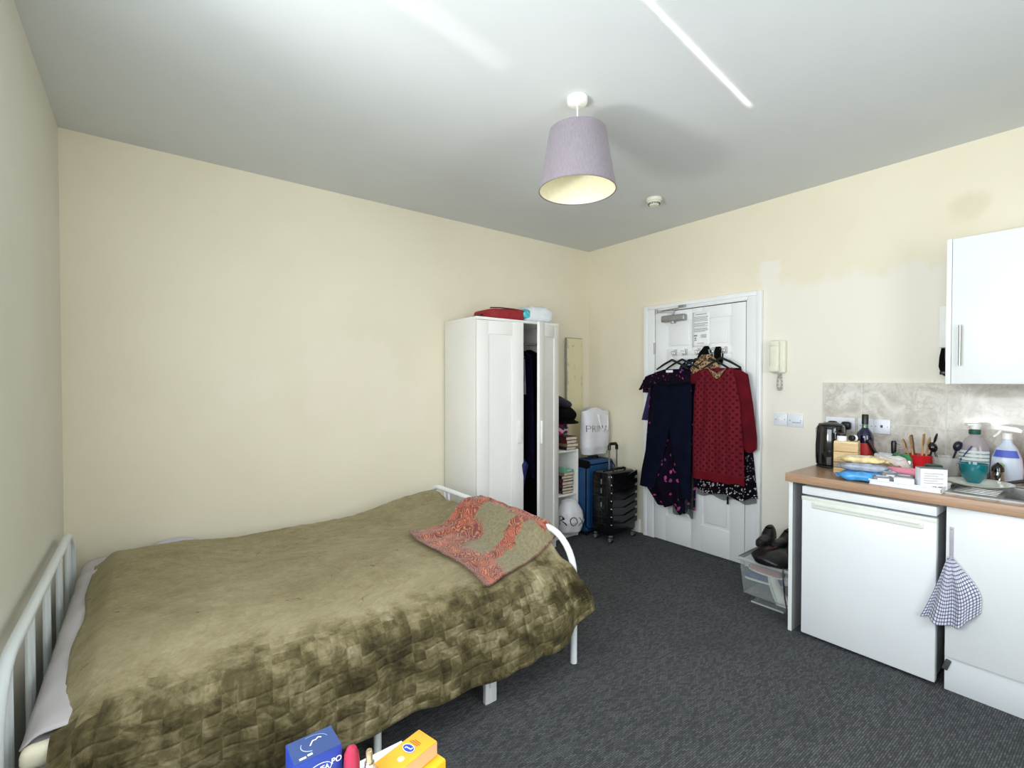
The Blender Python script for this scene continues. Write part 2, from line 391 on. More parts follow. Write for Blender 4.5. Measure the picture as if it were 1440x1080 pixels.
def shade_mat():
    m = NT('mauve_grey_shade_fabric'); v = m.co(); x, y, z = m.sep(v)
    n = m.noise(m.map(v, (60, 60, 4)), 4, 2); m.col(m.ramp(n, [(.3, C(126,118,126)), (.7, C(138,130,138))])); m.set(rough=.85, sheen=.15); m.bump(n, .1, .002); return m.m
M['shade'] = shade_mat()
M['shade_in'] = simple('cream_shade_lining', C(240,234,204), .6, var=.03, scale=40)

# ------------------------------------------------------------------ mesh builder
class MB:
    def __init__(s):
        s.bm = bmesh.new(); s.uv = s.bm.loops.layers.uv.new('UVMap')
    def _add(s, vs, fs, mi=0, uvs=None):
        bv = [s.bm.verts.new(v) for v in vs]
        out = []
        for k, f in enumerate(fs):
            if len(set(f)) < 3: continue
            try: q = s.bm.faces.new([bv[i] for i in f])
            except ValueError: continue
            q.material_index = mi; q.smooth = True; out.append(q)
            if uvs:
                for lp, i in zip(q.loops, f): lp[s.uv].uv = uvs[i]
        return bv, out
    def box(s, c, size, rot=None, bev=0, mi=0, seg=2):
        hx, hy, hz = (q/2 for q in size)
        R = Euler(rot).to_matrix() if rot else Matrix.Identity(3)
        vs = [Vector(c)+R@Vector((a*hx, b*hy, d*hz)) for a in (-1, 1) for b in (-1, 1) for d in (-1, 1)]
        fs = [(0,1,3,2), (4,6,7,5), (0,4,5,1), (2,3,7,6), (0,2,6,4), (1,5,7,3)]
        bv, fl = s._add(vs, fs, mi)
        if bev:
            es = list({e for f in fl for e in f.edges})
            r = bmesh.ops.bevel(s.bm, geom=es, offset=min(bev, min(size)*.49), segments=seg, profile=.5, affect='EDGES')
            for f in r['faces']: f.material_index = mi; f.smooth = True
        return s
    def bb(s, x0, x1, y0, y1, z0, z1, bev=0, mi=0, seg=2):
        return s.box(((x0+x1)/2, (y0+y1)/2, (z0+z1)/2), (abs(x1-x0), abs(y1-y0), abs(z1-z0)), None, bev, mi, seg)
    def lathe(s, prof, c=(0, 0, 0), seg=28, mi=0, R=None, sx=1, sy=1):
        vs, fs = [], []; n = len(prof)
        c = Vector(c)
        for i in range(seg):
            a = 2*PI*i/seg
            for r, z in prof:
                p = Vector((r*math.cos(a)*sx, r*math.sin(a)*sy, z))
                if R is not None: p = R@p
                vs.append(c+p)
        for i in range(seg):
            j = (i+1) % seg
            for k in range(n-1): fs.append((i*n+k, j*n+k, j*n+k+1, i*n+k+1))
        s._add(vs, fs, mi)
        return s
    def cyl(s, c, r, h, axis=(0, 0, 1), r2=None, seg=20, mi=0, bev=.0):
        r2 = r if r2 is None else r2
        R = Vector((0, 0, 1)).rotation_difference(Vector(axis)).to_matrix()
        pr = [(0, 0), (r-bev, 0), (r, bev), (r2, h-bev), (r2-bev, h), (0, h)] if bev else [(0, 0), (r, 0), (r2, h), (0, h)]
        return s.lathe(pr, c, seg, mi, R)
    def tube(s, pts, r, seg=8, closed=False, mi=0, flat=1):
        pts = [Vector(p) for p in pts]; n = len(pts); rs = r if isinstance(r, (list, tuple)) else [r]*n
        vs, fs = [], []; up = None
        for i, p in enumerate(pts):
            a = pts[(i-1) % n] if (closed or i) else p; b = pts[(i+1) % n] if (closed or i < n-1) else p
            t = (b-a).normalized()
            if up is None:
                up = Vector((0, 0, 1)) if abs(t.z) < .9 else Vector((1, 0, 0))
            side = t.cross(up)
            if side.length < 1e-6: side = t.orthogonal()
            side.normalize(); up = side.cross(t).normalized()
            for k in range(seg):
                w = 2*PI*k/seg; vs.append(p+side*math.cos(w)*rs[i]+up*math.sin(w)*rs[i]*flat)
        m = n if closed else n-1
        for i in range(m):
            j = (i+1) % n
            for k in range(seg):
                l = (k+1) % seg; fs.append((i*seg+k, i*seg+l, j*seg+l, j*seg+k))
        if not closed:
            fs.append(tuple(range(seg))[::-1]); fs.append(tuple((n-1)*seg+k for k in range(seg)))
        s._add(vs, fs, mi); return s
    def prism(s, poly, d, O=(0, 0, 0), U=(1, 0, 0), V=(0, 1, 0), mi=0):
        O, U, V = Vector(O), Vector(U), Vector(V); W = U.cross(V).normalized()*d; n = len(poly)
        vs = [O+U*a+V*b for a, b in poly]+[O+U*a+V*b+W for a, b in poly]
        fs = [tuple(range(n))[::-1], tuple(range(n, 2*n))]+[(i, (i+1) % n, n+(i+1) % n, n+i) for i in range(n)]
        s._add(vs, fs, mi); return s
    def grid(s, f, nu, nv, closeu=False, mi=0, uvf=None, skip=None):
        vs, uvs, fs = [], [], []
        for j in range(nv+1):
            for i in range(nu+1):
                u, v = i/nu, j/nv; vs.append(f(u, v)); uvs.append(uvf(u, v) if uvf else (u, v))
        W = nu+1
        for j in range(nv):
            for i in range(nu):
                if skip and skip(i/nu, j/nv): continue
                fs.append((j*W+i, j*W+i+1, (j+1)*W+i+1, (j+1)*W+i))
        s._add(vs, fs, mi, uvs)
        if closeu: bmesh.ops.remove_doubles(s.bm, verts=s.bm.verts[:], dist=1e-5)
        return s
    def ell(s, c, r, seg=20, rings=12, mi=0, R=None, disp=None):
        vs, fs = [], []; c = Vector(c)
        for j in range(rings+1):
            t = PI*j/rings
            for i in range(seg):
                a = 2*PI*i/seg
                p = Vector((r[0]*math.sin(t)*math.cos(a), r[1]*math.sin(t)*math.sin(a), r[2]*math.cos(t)))
                if disp: p = disp(p)
                if R is not None: p = R@p
                vs.append(c+p)
        for j in range(rings):
            for i in range(seg):
                k = (i+1) % seg; fs.append((j*seg+i, (j+1)*seg+i, (j+1)*seg+k, j*seg+k))
        s._add(vs, fs, mi); bmesh.ops.remove_doubles(s.bm, verts=s.bm.verts[:], dist=1e-6); return s
    def flatmesh(s, data, f, mi=0):
        vs, fs = data; s._add([f(x, y) for x, y in vs], fs, mi); return s
    def build(s, name, mat, parent=None, sharp=40, solid=0, subd=0, loc=None, rot=None, fix=True):
        if fix: bmesh.ops.recalc_face_normals(s.bm, faces=s.bm.faces[:])
        me = bpy.data.meshes.new(name); s.bm.to_mesh(me); s.bm.free()
        for m in (mat if isinstance(mat, (list, tuple)) else [mat]): me.materials.append(m)
        if sharp: me.set_sharp_from_angle(angle=math.radians(sharp))
        o = bpy.data.objects.new(name, me); COL.objects.link(o)
        if parent: o.parent = parent
        if loc: o.location = loc
        if rot: o.rotation_euler = rot
        if solid:
            k = o.modifiers.new('s', 'SOLIDIFY'); k.thickness = solid; k.offset = 0
        if subd:
            k = o.modifiers.new('d', 'SUBSURF'); k.levels = subd; k.render_levels = subd
        return o

def tag(o, label=None, cat=None, group=None, kind=None):
    if label: o['label'] = label
    if cat: o['category'] = cat
    if group: o['group'] = group
    if kind: o['kind'] = kind
    return o
def thing(name, label, cat, loc=(0, 0, 0), rz=0, group=None, rot=None):
    o = bpy.data.objects.new(name, None); COL.objects.link(o); o.empty_display_size = .05
    o.location = loc; o.rotation_euler = rot or (0, 0, rz)
    return tag(o, label, cat, group)
def struct(o): o['kind'] = 'structure'; return o
def copy_tree(o, parent=None):
    c = o.copy(); COL.objects.link(c); c.parent = parent
    for ch in list(o.children): copy_tree(ch, c)
    return c
def nz(x, y, z=0., s=1.): return noise.noise(Vector((x*s, y*s, z*s)))

def text_data(body, size, subdiv=0, shear=0, offset=0):
    cu = bpy.data.curves.new('lettering', 'FONT'); cu.body = body; cu.size = size; cu.align_x = 'CENTER'; cu.align_y = 'CENTER'
    cu.shear = shear; cu.offset = offset; cu.resolution_u = 3
    ob = bpy.data.objects.new('lettering', cu); COL.objects.link(ob)
    dg = bpy.context.evaluated_depsgraph_get(); me = bpy.data.meshes.new_from_object(ob.evaluated_get(dg))
    bm = bmesh.new(); bm.from_mesh(me)
    bmesh.ops.triangulate(bm, faces=bm.faces[:])
    if subdiv: bmesh.ops.subdivide_edges(bm, edges=bm.edges[:], cuts=subdiv, use_grid_fill=False); bmesh.ops.triangulate(bm, faces=bm.faces[:])
    bm.verts.index_update()
    d = ([(v.co.x, v.co.y) for v in bm.verts], [tuple(v.index for v in f.verts) for f in bm.faces])
    bm.free(); bpy.data.objects.remove(ob); bpy.data.curves.remove(cu); bpy.data.meshes.remove(me)
    return d

def interp(rows, t):
    for a, b in zip(rows, rows[1:]):
        if t <= b[0] or b is rows[-1]:
            k = 0 if b[0] == a[0] else max(0, min(1, (t-a[0])/(b[0]-a[0]))); k2 = k*k*(3-2*k); k = .5*k+.5*k2
            return [p+(q-p)*k for p, q in zip(a[1:], b[1:])]

class Garment:
    """closed soft shell hanging in local XZ; front faces -Y.  rows = (t, z, xl, xr, depth)"""
    def __init__(s, rows, folds=6, amp=.012, seed=0, p=.7, hem=0., back=.3):
        s.rows, s.folds, s.amp, s.seed, s.p, s.hem, s.back = rows, folds, amp, seed, p, hem, back
    def pt(s, th, t, off=0):
        z, xl, xr, d = interp(s.rows, t); mid, half = (xl+xr)/2, (xr-xl)/2
        c, si = math.cos(th), math.sin(th)
        x = mid+half*math.copysign(abs(c)**s.p, c)
        q = (x-mid)/max(half, 1e-4)
        y = -d*max(0, 1-abs(q)**3)**.5*(1 if si > 0 else -s.back)
        fa = s.amp*(.15+.85*t)
        f = math.sin(q*s.folds+s.seed+1.5*nz(q, t*2, s.seed))*fa + nz(x*9, z*7, s.seed)*fa*.9
        if si > 0: y += f*(1-abs(q)**4)
        z += s.hem*t**6*(math.sin(q*s.folds*.8+s.seed*2)*.5+nz(q*3, 3, s.seed))
        return (x, y-off*(1 if si > 0 else -1), z)
    def front(s, x, z, off=.003):
        best = None
        ts = [i/80 for i in range(81)]
        t = min(ts, key=lambda k: abs(interp(s.rows, k)[0]-z))
        _, xl, xr, d = interp(s.rows, t); mid, half = (xl+xr)/2, (xr-xl)/2
        q = max(-.97, min(.97, (x-mid)/half)); th = math.acos(math.copysign(abs(q)**(1/s.p), q))
        return (x, s.pt(th, t)[1]-off, z)
    def mesh(s, nt=40, nth=56):
        mb = MB(); z0 = interp(s.rows, 1)[0]
        mb.grid(lambda u, v: s.pt(u*2*PI+1e-4, v), nth, nt, uvf=lambda u, v: ((lambda P: (P[0]+(0 if u < .5 else .7), P[2]-z0))(s.pt(u*2*PI+1e-4, v))))
        for t in (0, 1):
            ring = [s.pt(k*2*PI/nth+1e-4, t) for k in range(nth)]
            c = tuple(sum(p[i] for p in ring)/nth for i in range(3))
            mb._add(ring+[c], [(k, (k+1) % nth, nth) for k in range(nth)])
        bmesh.ops.remove_doubles(mb.bm, verts=mb.bm.verts[:], dist=1e-4)
        return mb

# ------------------------------------------------------------------ room
WX0, WX1, WY0, WY1, H = -.347, 3.575, -.95, 3.38, 2.69
def wallbox(name, x0, x1, y0, y1, z0, z1, mat):
    return struct(MB().bb(x0, x1, y0, y1, z0, z1).build(name, mat, sharp=30))
wallbox('floor', WX0-.1, WX1+.1, WY0-.1, WY1+.1, -.1, 0, M['carpet'])
wallbox('ceiling', WX0-.1, WX1+.1, WY0-.1, WY1+.1, H, H+.1, M['ceiling'])
wallbox('wall_back', WX0-.1, WX1+.1, WY1, WY1+.1, 0, H, M['wall_back'])
wallbox('wall_right', WX1, WX1+.1, WY0-.1, WY1, 0, H, M['wall_right'])
FXa, FXb, FZa, FZb = .75, 2.05, .95, 2.35  # opening added behind the camera to let in fill light
mb = MB(); a, b = WY0-.1, WY0
mb.bb(WX0-.1, FXa, a, b, 0, H).bb(FXb, WX1, a, b, 0, H).bb(FXa, FXb, a, b, 0, FZa).bb(FXa, FXb, a, b, FZb, H)
struct(mb.build('wall_front', M['wall_back'], sharp=30))
mb = MB()
for x in (FXa+.03, FXb-.03): mb.bb(x-.03, x+.03, a+.01, b, FZa, FZb, .004)
for z in (FZa+.03, FZb-.03): mb.bb(FXa+.06, FXb-.06, a+.01, b, z-.03, z+.03, .004)
struct(mb.build('window_added', M['white_paint']))  # frame of the added opening, no window known here
# window wall: one opening
WYa, WYb, WZa, WZb = -.55, 1.75, .92, 2.42
mb = MB(); a, b = WX0-.1, WX0
mb.bb(a, b, WY0, WYa, 0, H).bb(a, b, WYb, WY1, 0, H).bb(a, b, WYa, WYb, 0, WZa).bb(a, b, WYa, WYb, WZb, H)
struct(mb.build('wall_left', M['wall_left'], sharp=30))
mb = MB()
for y in (WYa+.03, WYb-.03): mb.bb(a+.01, b+.0, y-.03, y+.03, WZa, WZb, .004)
for z in (WZa+.03, WZb-.03): mb.bb(a+.01, b+.0, WYa, WYb, z-.03, z+.03, .004)
struct(mb.build('window_1', M['white_paint']))
# skirting boards
mb = MB(); mb.bb(WX0, WX1, WY1-.015, WY1, 0, .12, .004); struct(mb.build('baseboard_back', M['white_paint']))
mb = MB(); mb.bb(WX1-.015, WX1, 2.73, WY1-.016, 0, .12, .004).bb(WX1-.015, WX1, 1.17, 1.68, 0, .12, .004); struct(mb.build('baseboard_right', M['white_paint']))
mb = MB(); mb.bb(WX0, WX0+.015, WY0, WY1-.016, 0, .12, .004); struct(mb.build('baseboard_left', M['white_paint']))

# ------------------------------------------------------------------ door (on the right wall, faces -X)
DY0, DY1, DZ = 1.765, 2.565, 1.982
door = bpy.data.objects.new('door_1', None); COL.objects.link(door); door.location = (WX1, (DY0+DY1)/2, 0); struct(door)
# local: x into room is -X ; y along wall
hw = (DY1-DY0)/2
mb = MB()
XF = -.022                                  # slab face
mb.bb(-.012, -.006, -hw+.003, hw-.003, .006, DZ-.003)
def rail(y0, y1, z0, z1): mb.bb(XF, -.010, y0, y1, z0, z1, .0025)
cols = [(-hw+.115, -.045), (.045, hw-.115)]
rows_ = [(.22, .80), (.95, 1.55), (1.655, 1.885)]
for y0, y1 in ((-hw+.003, -hw+.115), (-.045, .045), (hw-.115, hw-.003)): rail(y0, y1, .006, DZ-.003)
for z0, z1 in ((.006, .22), (.80, .95), (1.55, 1.655), (1.885, DZ-.003)):
    for y0, y1 in ((-hw+.1152, -.0452), (.0452, hw-.1152)): rail(y0, y1, z0, z1)
for y0, y1 in cols:
    for z0, z1 in rows_:
        mb.bb(-.021, -.010, y0+.028, y1-.028, z0+.028, z1-.028, .007, seg=3)
struct(mb.build('door_slab', M['white_paint'], door))
mb = MB()
for y0, y1, z0, z1 in ((-hw-.115, -hw-.012, 0, DZ+.065), (hw+.012, hw+.115, 0, DZ+.065)):
    mb.bb(-.028, -.0005, y0, y1, z0, z1, .004); mb.bb(-.036, -.02, (y1-.035) if y0 > 0 else y0, y1 if y0 > 0 else (y0+.035), z0, z1+.0, .006)
mb.bb(-.0275, -.0005, -hw-.0122, hw+.0122, DZ+.012, DZ+.0648, .004).bb(-.0358, -.02, -hw-.0802, hw+.0802, DZ+.03, DZ+.0648, .006)
for y in (-hw-.0085, hw+.0085): mb.bb(-.024, -.001, y-.0045, y+.0045, 0, DZ+.003)
mb.bb(-.024, -.001, -hw-.01, hw+.01, DZ+.004, DZ+.012)
struct(mb.build('door_frame', M['white_paint'], door))
struct(MB().bb(-.005, -.0008, -hw-.006, hw+.006, .001, DZ+.005).build('door_gap_shade', M['gap_shade'], door))  # dark sheet behind the slab stands for shade in the gap
mb = MB(); mb.bb(-.026, -.018, hw-.004, hw+.016, 1.62, 1.72, .002).cyl((-.028, hw+.004, 1.62), .006, .1); struct(mb.build('hinge', M['grey_metal'], door))
mb = MB(); mb.bb(-.075, -.0235, .085, .31, 1.885, 1.94, .012, seg=3); mb.lathe([(0, 0), (.022, 0), (.022, .03), (0, .03)], (-.05, .205, 1.872))
cl = struct(mb.build('door_closer', M['grey_metal'], door))
mb = MB(); mb.tube([(-.05, .205, 1.945), (-.05, .205, 1.968)], .009); mb.box((-.075, .265, 1.972), (.016, .16, .012), (0, 0, .35), .003)
mb.box((-.07, .225, 1.985), (.014, .20, .010), (0, 0, -.2), .003); mb.bb(-.062, -.0365, .09, .15, 1.996, 2.014, .003)
mb.cyl((-.1, .335, 1.962), .011, .036)
struct(mb.build('closer_arm', M['grey_metal'], cl))

# notice taped to the door
t = thing('notice_sheet', 'white printed paper notice taped high on the door', 'notice', (WX1-.0225, 2.13, 1.66))
mb = MB(); mb.grid(lambda u, v: (-.0008-.002*math.sin(u*PI)*math.sin(v*PI*2)**2, .075-.15*u, .283*v), 6, 8); mb.build('paper', M['notice'], t, solid=.0006)
mb = MB(); rnd = random.Random(3)
def ln(y0, y1, z, h=.0022): mb.bb(-.0042, -.0038, y0, y1, z-h, z+h)
ln(-.05, .045, .262, .003)
for k in range(15):
    z = .243-k*.0085
    if k in (5, 10): continue
    ln(-.062+rnd.random()*.03*(k % 3 == 2), .06, z, .0018)
for z in (.096, .091): ln(.03, .06, z, .0035)
mb.lathe([(0, 0), (.008, 0), (.008, .0006), (0, .0006)], (-.0036, .046, .072), 16, R=Euler((0, -PI/2, 0)).to_matrix()); mb.bb(-.0042, -.0038, .036, .056, .052, .06)
for k in range(5): ln(-.05, -.005+.01*(k % 2), .098-k*.006, .0015)
ln(-.03, .03, .03)
mb.build('printed_text', M['ink_grey'], t)

# ------------------------------------------------------------------ hook rail + clothes on the door
HX = WX1-.0225
t = thing('hook_rail', 'white rail of clear coat hooks fixed across the door', 'hook rail', (HX, 2.14, 1.60))
mb = MB(); mb.bb(-.008, -.0005, -.27, .27, 0, .035, .003); mb.build('rail', M['white_plastic'], t)
HK = [2.355, 2.255, 2.14, 2.02, 1.915]
for y in HK:
    mb = MB(); y -= 2.14
    mb.bb(-.013, -.0085, y-.014, y+.014, -.002, .052, .003); mb.tube([(-.0125, y, .012), (-.03, y, .0), (-.052, y, .0), (-.066, y, .012), (-.068, y, .03)], .005)
    mb.build('hook', M['clear_hook'], t)

def make_hanger(label, group='black hangers on the door hooks', w=.15, drop=.075):
    t = thing('coat_hanger', label, 'hanger', group=group)
    mb = MB(); pts = [(0, 0, -.075)]
    pts += [(0, 0, -.035)]+[(.022*math.sin(a)+.0, 0, -.0165+.0165*-math.cos(a)*1.0) for a in [PI*.0+k*PI/8 for k in range(0, 11)]]
    mb.tube(pts, .0022, 6); mb.build('hook', M['chrome'], t)
    mb = MB(); mb.tube([(-w, 0, -.075-drop), (-w*.5, 0, -.075-drop*.42), (0, 0, -.072), (w*.5, 0, -.075-drop*.42), (w, 0, -.075-drop)], [.007, .009, .010, .009, .007], 8)
    mb.build('shoulders', M['hanger'], t); return t
def on_door(o, y, z=1.634, dx=.06):
    o.location = (HX-dx, y, z); o.rotation_euler = (0, 0, -PI/2); return o
def door_thing(name, label, cat, y, z, dx, group=None): return on_door(thing(name, label, cat, group=group), y, z, dx)

h0 = make_hanger('black hanger carrying the dark floral ruffle dress, first hook from the hinge side'); on_door(h0, HK[0])
for k, (lab, dx) in enumerate((('black hanger carrying the navy trousers, second hook from the hinge side', .07),
                     ('black hanger under the leopard print top, middle of the door', .05),
                     ('black hanger tucked behind the leopard print top, fourth hook', .055),
                     ('black hanger carrying the red spotted dress, hook nearest the intercom', .075))):
    c = copy_tree(h0); on_door(c, HK[k+1], 1.634, dx); tag(c, lab)

# --- each garment: local x right in photo (=-Y), z from 0 at hook height 1.634
def g_on(y, zs): pass
Y0 = 2.355
# purple satin top behind, only its sleeve shows at the left
t = door_thing('purple_blouse', 'dark purple satin blouse showing at the edge behind the ruffle dress', 'blouse', Y0, 1.634, .015)
g = Garment([(0, -.17, -.12, .06, .006), (.15, -.21, -.235, .14, .010), (.5, -.42, -.29, .16, .012), (1, -.60, -.342, .16, .012)], 5, .006, 2, hem=.02); g.mesh().build('bodice', M['purple_satin'], t)
# floral ruffle dress
t = door_thing('floral_dress', 'long dark floral dress with a ruffled yoke hanging behind navy trousers', 'dress', Y0, 1.634, .052)
rows = [(0, -.15, -.08, .13, .012), (.06, -.18, -.19, .19, .018), (.2, -.36, -.225, .215, .026), (.45, -.66, -.25, .215, .030), (.75, -1.0, -.28, .22, .034), (.86, -1.14, -.30, .22, .036), (1, -1.30, -.17, .215, .036)]
g = Garment(rows, 9, .014, 1, hem=.07); fd = g; g.mesh(56, 64).build('skirt', M['floral'], t)
mb = MB()
def ruf(u, v, g=g):
    x = -.30+.52*u; zt = -.165+.0-.02*abs(u-.5); z = zt-.035*abs(u*2-1)**2-(.115+.02*math.sin(u*40))*v
    f = .010*v*math.sin(u*70+2*math.sin(u*9)); y = -.034-.022*v-f
    return (x*(1-.18*(1-v)), y, z+.012*v*math.sin(u*34))
mb.grid(ruf, 90, 8, uvf=lambda u, v: (u*.5, v*.14)); mb.build('ruffle', M['ruffle'], t, solid=.002)
mb = MB(); mb.grid(lambda u, v: (-.285+.07*u-.03*v*0, -.02-.012*u-.01*math.sin(v*30)*u, -.24-.11*v), 6, 14, uvf=lambda u, v: (u*.1, v*.2)); mb.build('sleeve', M['ruffle'], t, solid=.002)
mb = MB(); mb.bb(-.035, .03, -.041, -.040, -.178, -.158, .0004); mb.build('care_label', M['white_card'], t)
mb = MB(); mb.grid(lambda u, v: (.02+.19*u, -.02-.008*math.sin(u*22)*v, -1.0-(.34+.02*math.sin(u*8))*v), 24, 10, uvf=lambda u, v: (u*.2, v*.4)); mb.build('net_underskirt', glassy('black_net', C(20,24,26), .72, .7), t)
# navy trousers folded over a hanger
t = door_thing('navy_trousers', 'navy blue trousers hung in front of the floral dress', 'trousers', 2.255, 1.634, .108)
g = Garment([(0, -.262, -.20, .115, .006), (.1, -.30, -.245, .113, .012), (.5, -.52, -.265, .112, .018), (1, -.63, -.275, .112, .02)], 4, .006, 3); g.mesh(24, 40).build('waist', M['navy'], t)
g = Garment([(0, -.60, -.276, -.075, .019), (.3, -.80, -.315, -.125, .017), (.7, -1.02, -.365, -.19, .016), (1, -1.165, -.385, -.235, .015)], 2.5, .005, 5); g.mesh(28, 32).build('leg', M['navy'], t)
g = Garment([(0, -.60, -.10, .112, .019), (.3, -.80, -.065, .112, .018), (.7, -1.02, -.01, .108, .017), (1, -1.195, .03, .105, .016)], 2.5, .005, 6); g.mesh(28, 32).build('leg', M['navy'], t)
mb = MB(); mb.tube([(-.195, -.02, -.262), (-.1, -.034, -.275), (.0, -.036, -.27), (.11, -.022, -.255)], [.008, .012, .012, .009], 8); mb.build('waistband', M['black_fabric'], t)
# second dark blouse with pale blue label behind
t = door_thing('navy_blouse', 'dark blouse with pale blue inside hanging between floral and red dresses', 'blouse', 2.2, 1.634, .03)
g = Garment([(0, -.07, -.02, .02, .006), (.12, -.12, -.10, .10, .010), (.4, -.3, -.13, .12, .014), (1, -.7, -.13, .12, .014)], 4, .006, 8); g.mesh(20, 32).build('bodice', M['navy_dark'], t)
mb = MB(); mb.bb(-.035, .03, -.018, -.016, -.12, -.095, .0005); mb.build('size_label', simple('pale_blue_tape', C(150,205,226), .6), t)
# leopard print top
t = door_thing('leopard_top', 'leopard print top bunched on hangers between the two dresses', 'top', 2.075, 1.634, .045)
g = Garment([(0, -.04, -.02, .06, .010), (.3, -.09, -.07, .11, .02), (.65, -.15, -.12, .13, .026), (1, -.20, -.10, .10, .02)], 5, .01, 4); g.mesh(20, 40).build('bodice', M['leopard'], t)
# black hooded garment
t = door_thing('black_hood', 'black hooded top hanging on the middle hook behind the leopard print', 'hooded top', 2.06, 1.634, .008)
g = Garment([(0, .03, -.035, .0, .008), (.25, -.02, -.08, .03, .015), (.6, -.12, -.12, .06, .018), (1, -.5, -.12, .1, .016)], 3, .006, 9); g.mesh(24, 36).build('hood', M['black_fabric'], t)
mb = MB(); g = Garment([(0, .02, .06, .10, .006), (.4, -.02, .045, .125, .008), (1, -.12, .05, .12, .008)], 3, .004, 2); g.mesh(12, 24).build('strap', M['black_fabric'], t); 
# black lace dress
t = door_thing('lace_dress', 'black dress with white blossom print and net hem behind the red dress', 'dress', 1.93, 1.634, .018)
g = Garment([(0, -.15, -.12, .14, .012), (.3, -.45, -.17, .19, .018), (.65, -.8, -.2, .235, .022), (.9, -1.05, -.222, .262, .024), (1, -1.125, -.226, .272, .024)], 8, .008, 4, hem=.03); g.mesh(44, 60).build('skirt', M['floral_lace'], t)
mb = MB(); mb.grid(lambda u, v: (-.21+.475*u, -.006-.012*math.sin(u*PI)-.004*math.sin(u*40)*v, -1.04-(.115+.012*math.sin(u*17))*v), 50, 8, uvf=lambda u, v: (u*.5, v*.12)); mb.build('net_hem', glassy('black_net_hem', C(18,20,24), .55, .7), t)
mb = MB(); mb.bb(.045, .06, -.02, -.018, -1.19, -1.13, .0005); mb.build('tag', M['black_fabric'], t)
# red spotted dress
t = door_thing('red_dress', 'red long-sleeved dress with dark velvet spots hanging on the door', 'dress', 1.93, 1.634, .085)
g = Garment([(0, -.15, -.11, .11, .012), (.05, -.17, -.18, .15, .022), (.25, -.38, -.205, .185, .034), (.6, -.72, -.212, .195, .036), (1, -1.015, -.214, .205, .034)], 8, .008, 5, hem=.015); g.mesh(50, 64).build('bodice', M['red_dots'], t)
g = Garment([(0, -.165, .09, .165, .014), (.12, -.20, .12, .225, .024), (.45, -.42, .17, .262, .026), (.8, -.66, .19, .292, .030), (.93, -.735, .195, .292, .026), (1, -.765, .215, .262, .016)], 3, .006, 6); g.mesh(36, 36).build('sleeve', M['red_chiffon'], t)
g = Garment([(0, -.155, -.13, -.06, .014), (.4, -.2, -.235, -.10, .024), (1, -.27, -.245, -.17, .016)], 3, .006, 7); g.mesh(18, 30).build('sleeve', M['red_chiffon'], t)
mb = MB(); mb.grid(lambda u, v: (-.07+.15*u, -.034-.01*math.sin(u*PI), -.168+.018*math.cos(u*6)-.045*math.sin(u*PI)*v), 20, 5, uvf=lambda u, v: (u*.15, v*.05)); mb.build('collar', M['leopard'], t, solid=.002)

# ------------------------------------------------------------------ intercom, switches
t = thing('door_intercom', 'cream wall intercom handset with short grey coiled cord beside the door', 'intercom', (WX1, 1.535, 1.44))
mb = MB(); mb.bb(-.035, -.001, -.05, .045, 0, .235, .012, seg=3); mb.build('base', M['cream_plastic'], t)
mb = MB(); mb.bb(-.062, -.0355, -.018, .047, .008, .232, .012, seg=3); mb.bb(-.068, -.05, -.016, .046, .19, .23, .008); mb.bb(-.068, -.05, -.016, .046, .01, .055, .008); mb.build('handset', M['cream_plastic'], t)
mb = MB(); pts = []
for k in range(160):
    s_ = k/159; a = s_*2*PI*13; L = s_*2*PI
    cy, cz = -.008-.013*math.sin(L)*(1-.3*math.cos(L)), -.062+.056*math.cos(L); pts.append((-.02+.008*math.cos(a), cy+.008*math.sin(a)*math.cos(L), cz+.008*math.sin(a)*math.sin(L)))
mb.tube(pts, .0036, 5); mb.build('coiled_cord', simple('grey_cord', C(168,166,160), .5), t)
def plate(label, y, z, w, name='light_switch', cat='switch', x=WX1, group=None):
    t = thing(name, label, cat, (x, y, z), group=group)
    MB().bb(-.010, -.0005, -w/2, w/2, -.044, .044, .003, seg=2).build('face_plate', M['socket_plastic'], t); return t
def screws(t, w, ys=None):
    for y in (-w/2+.014, w/2-.014):
        MB().cyl((-.0105, y, 0), .0035, .0016, (-1, 0, 0), seg=10).build('screw', M['grey_metal'], t)
t = plate('white light switch plate nearer the door below the intercom', 1.523, 1.115, .088); screws(t, .088)
MB().bb(-.0145, -.0095, -.008, .012, -.012, .012, .002).build('rocker', M['white_plastic'], t)
t = plate('white blank switch plate on the kitchen side below the intercom', 1.425, 1.112, .098); screws(t, .098)
MB().bb(-.0125, -.0095, -.036, .02, -.016, -.011, .001).build('rocker', M['ink_grey'], t)

# ------------------------------------------------------------------ ceiling items
t = thing('pendant_lamp', 'mauve grey drum lampshade hanging from a white ceiling rose', 'lamp', (1.588, 1.576, 2.69))
mb = MB(); mb.lathe([(0, -.034), (.03, -.034), (.044, -.028), (.047, -.018), (.047, -.001), (0, -.001)]); mb.build('ceiling_rose', M['white_plastic'], t)
mb = MB(); mb.tube([(0, 0, -.034), (0, 0, -.205)], .0035, 8); mb.build('cord', M['white_plastic'], t)
mb = MB(); mb.lathe([(.128, -.155), (.175, -.425), (.177, -.425), (.130, -.154)], seg=64); mb.build('lamp_shade', M['shade'], t)
mb = MB(); mb.lathe([(.1265, -.157), (.1735, -.423)], seg=64); mb.build('shade_lining', M['shade_in'], t)
mb = MB(); mb.tube([(.176*math.cos(2*PI*k/48), .176*math.sin(2*PI*k/48), -.425) for k in range(48)], .0025, 6, True); mb.build('rim', simple('grey_shade_rim', C(120,112,112), .6), t)
mb = MB(); mb.lathe([(0, -.2), (.016, -.2), (.02, -.23), (.02, -.26), (0, -.26)]); 
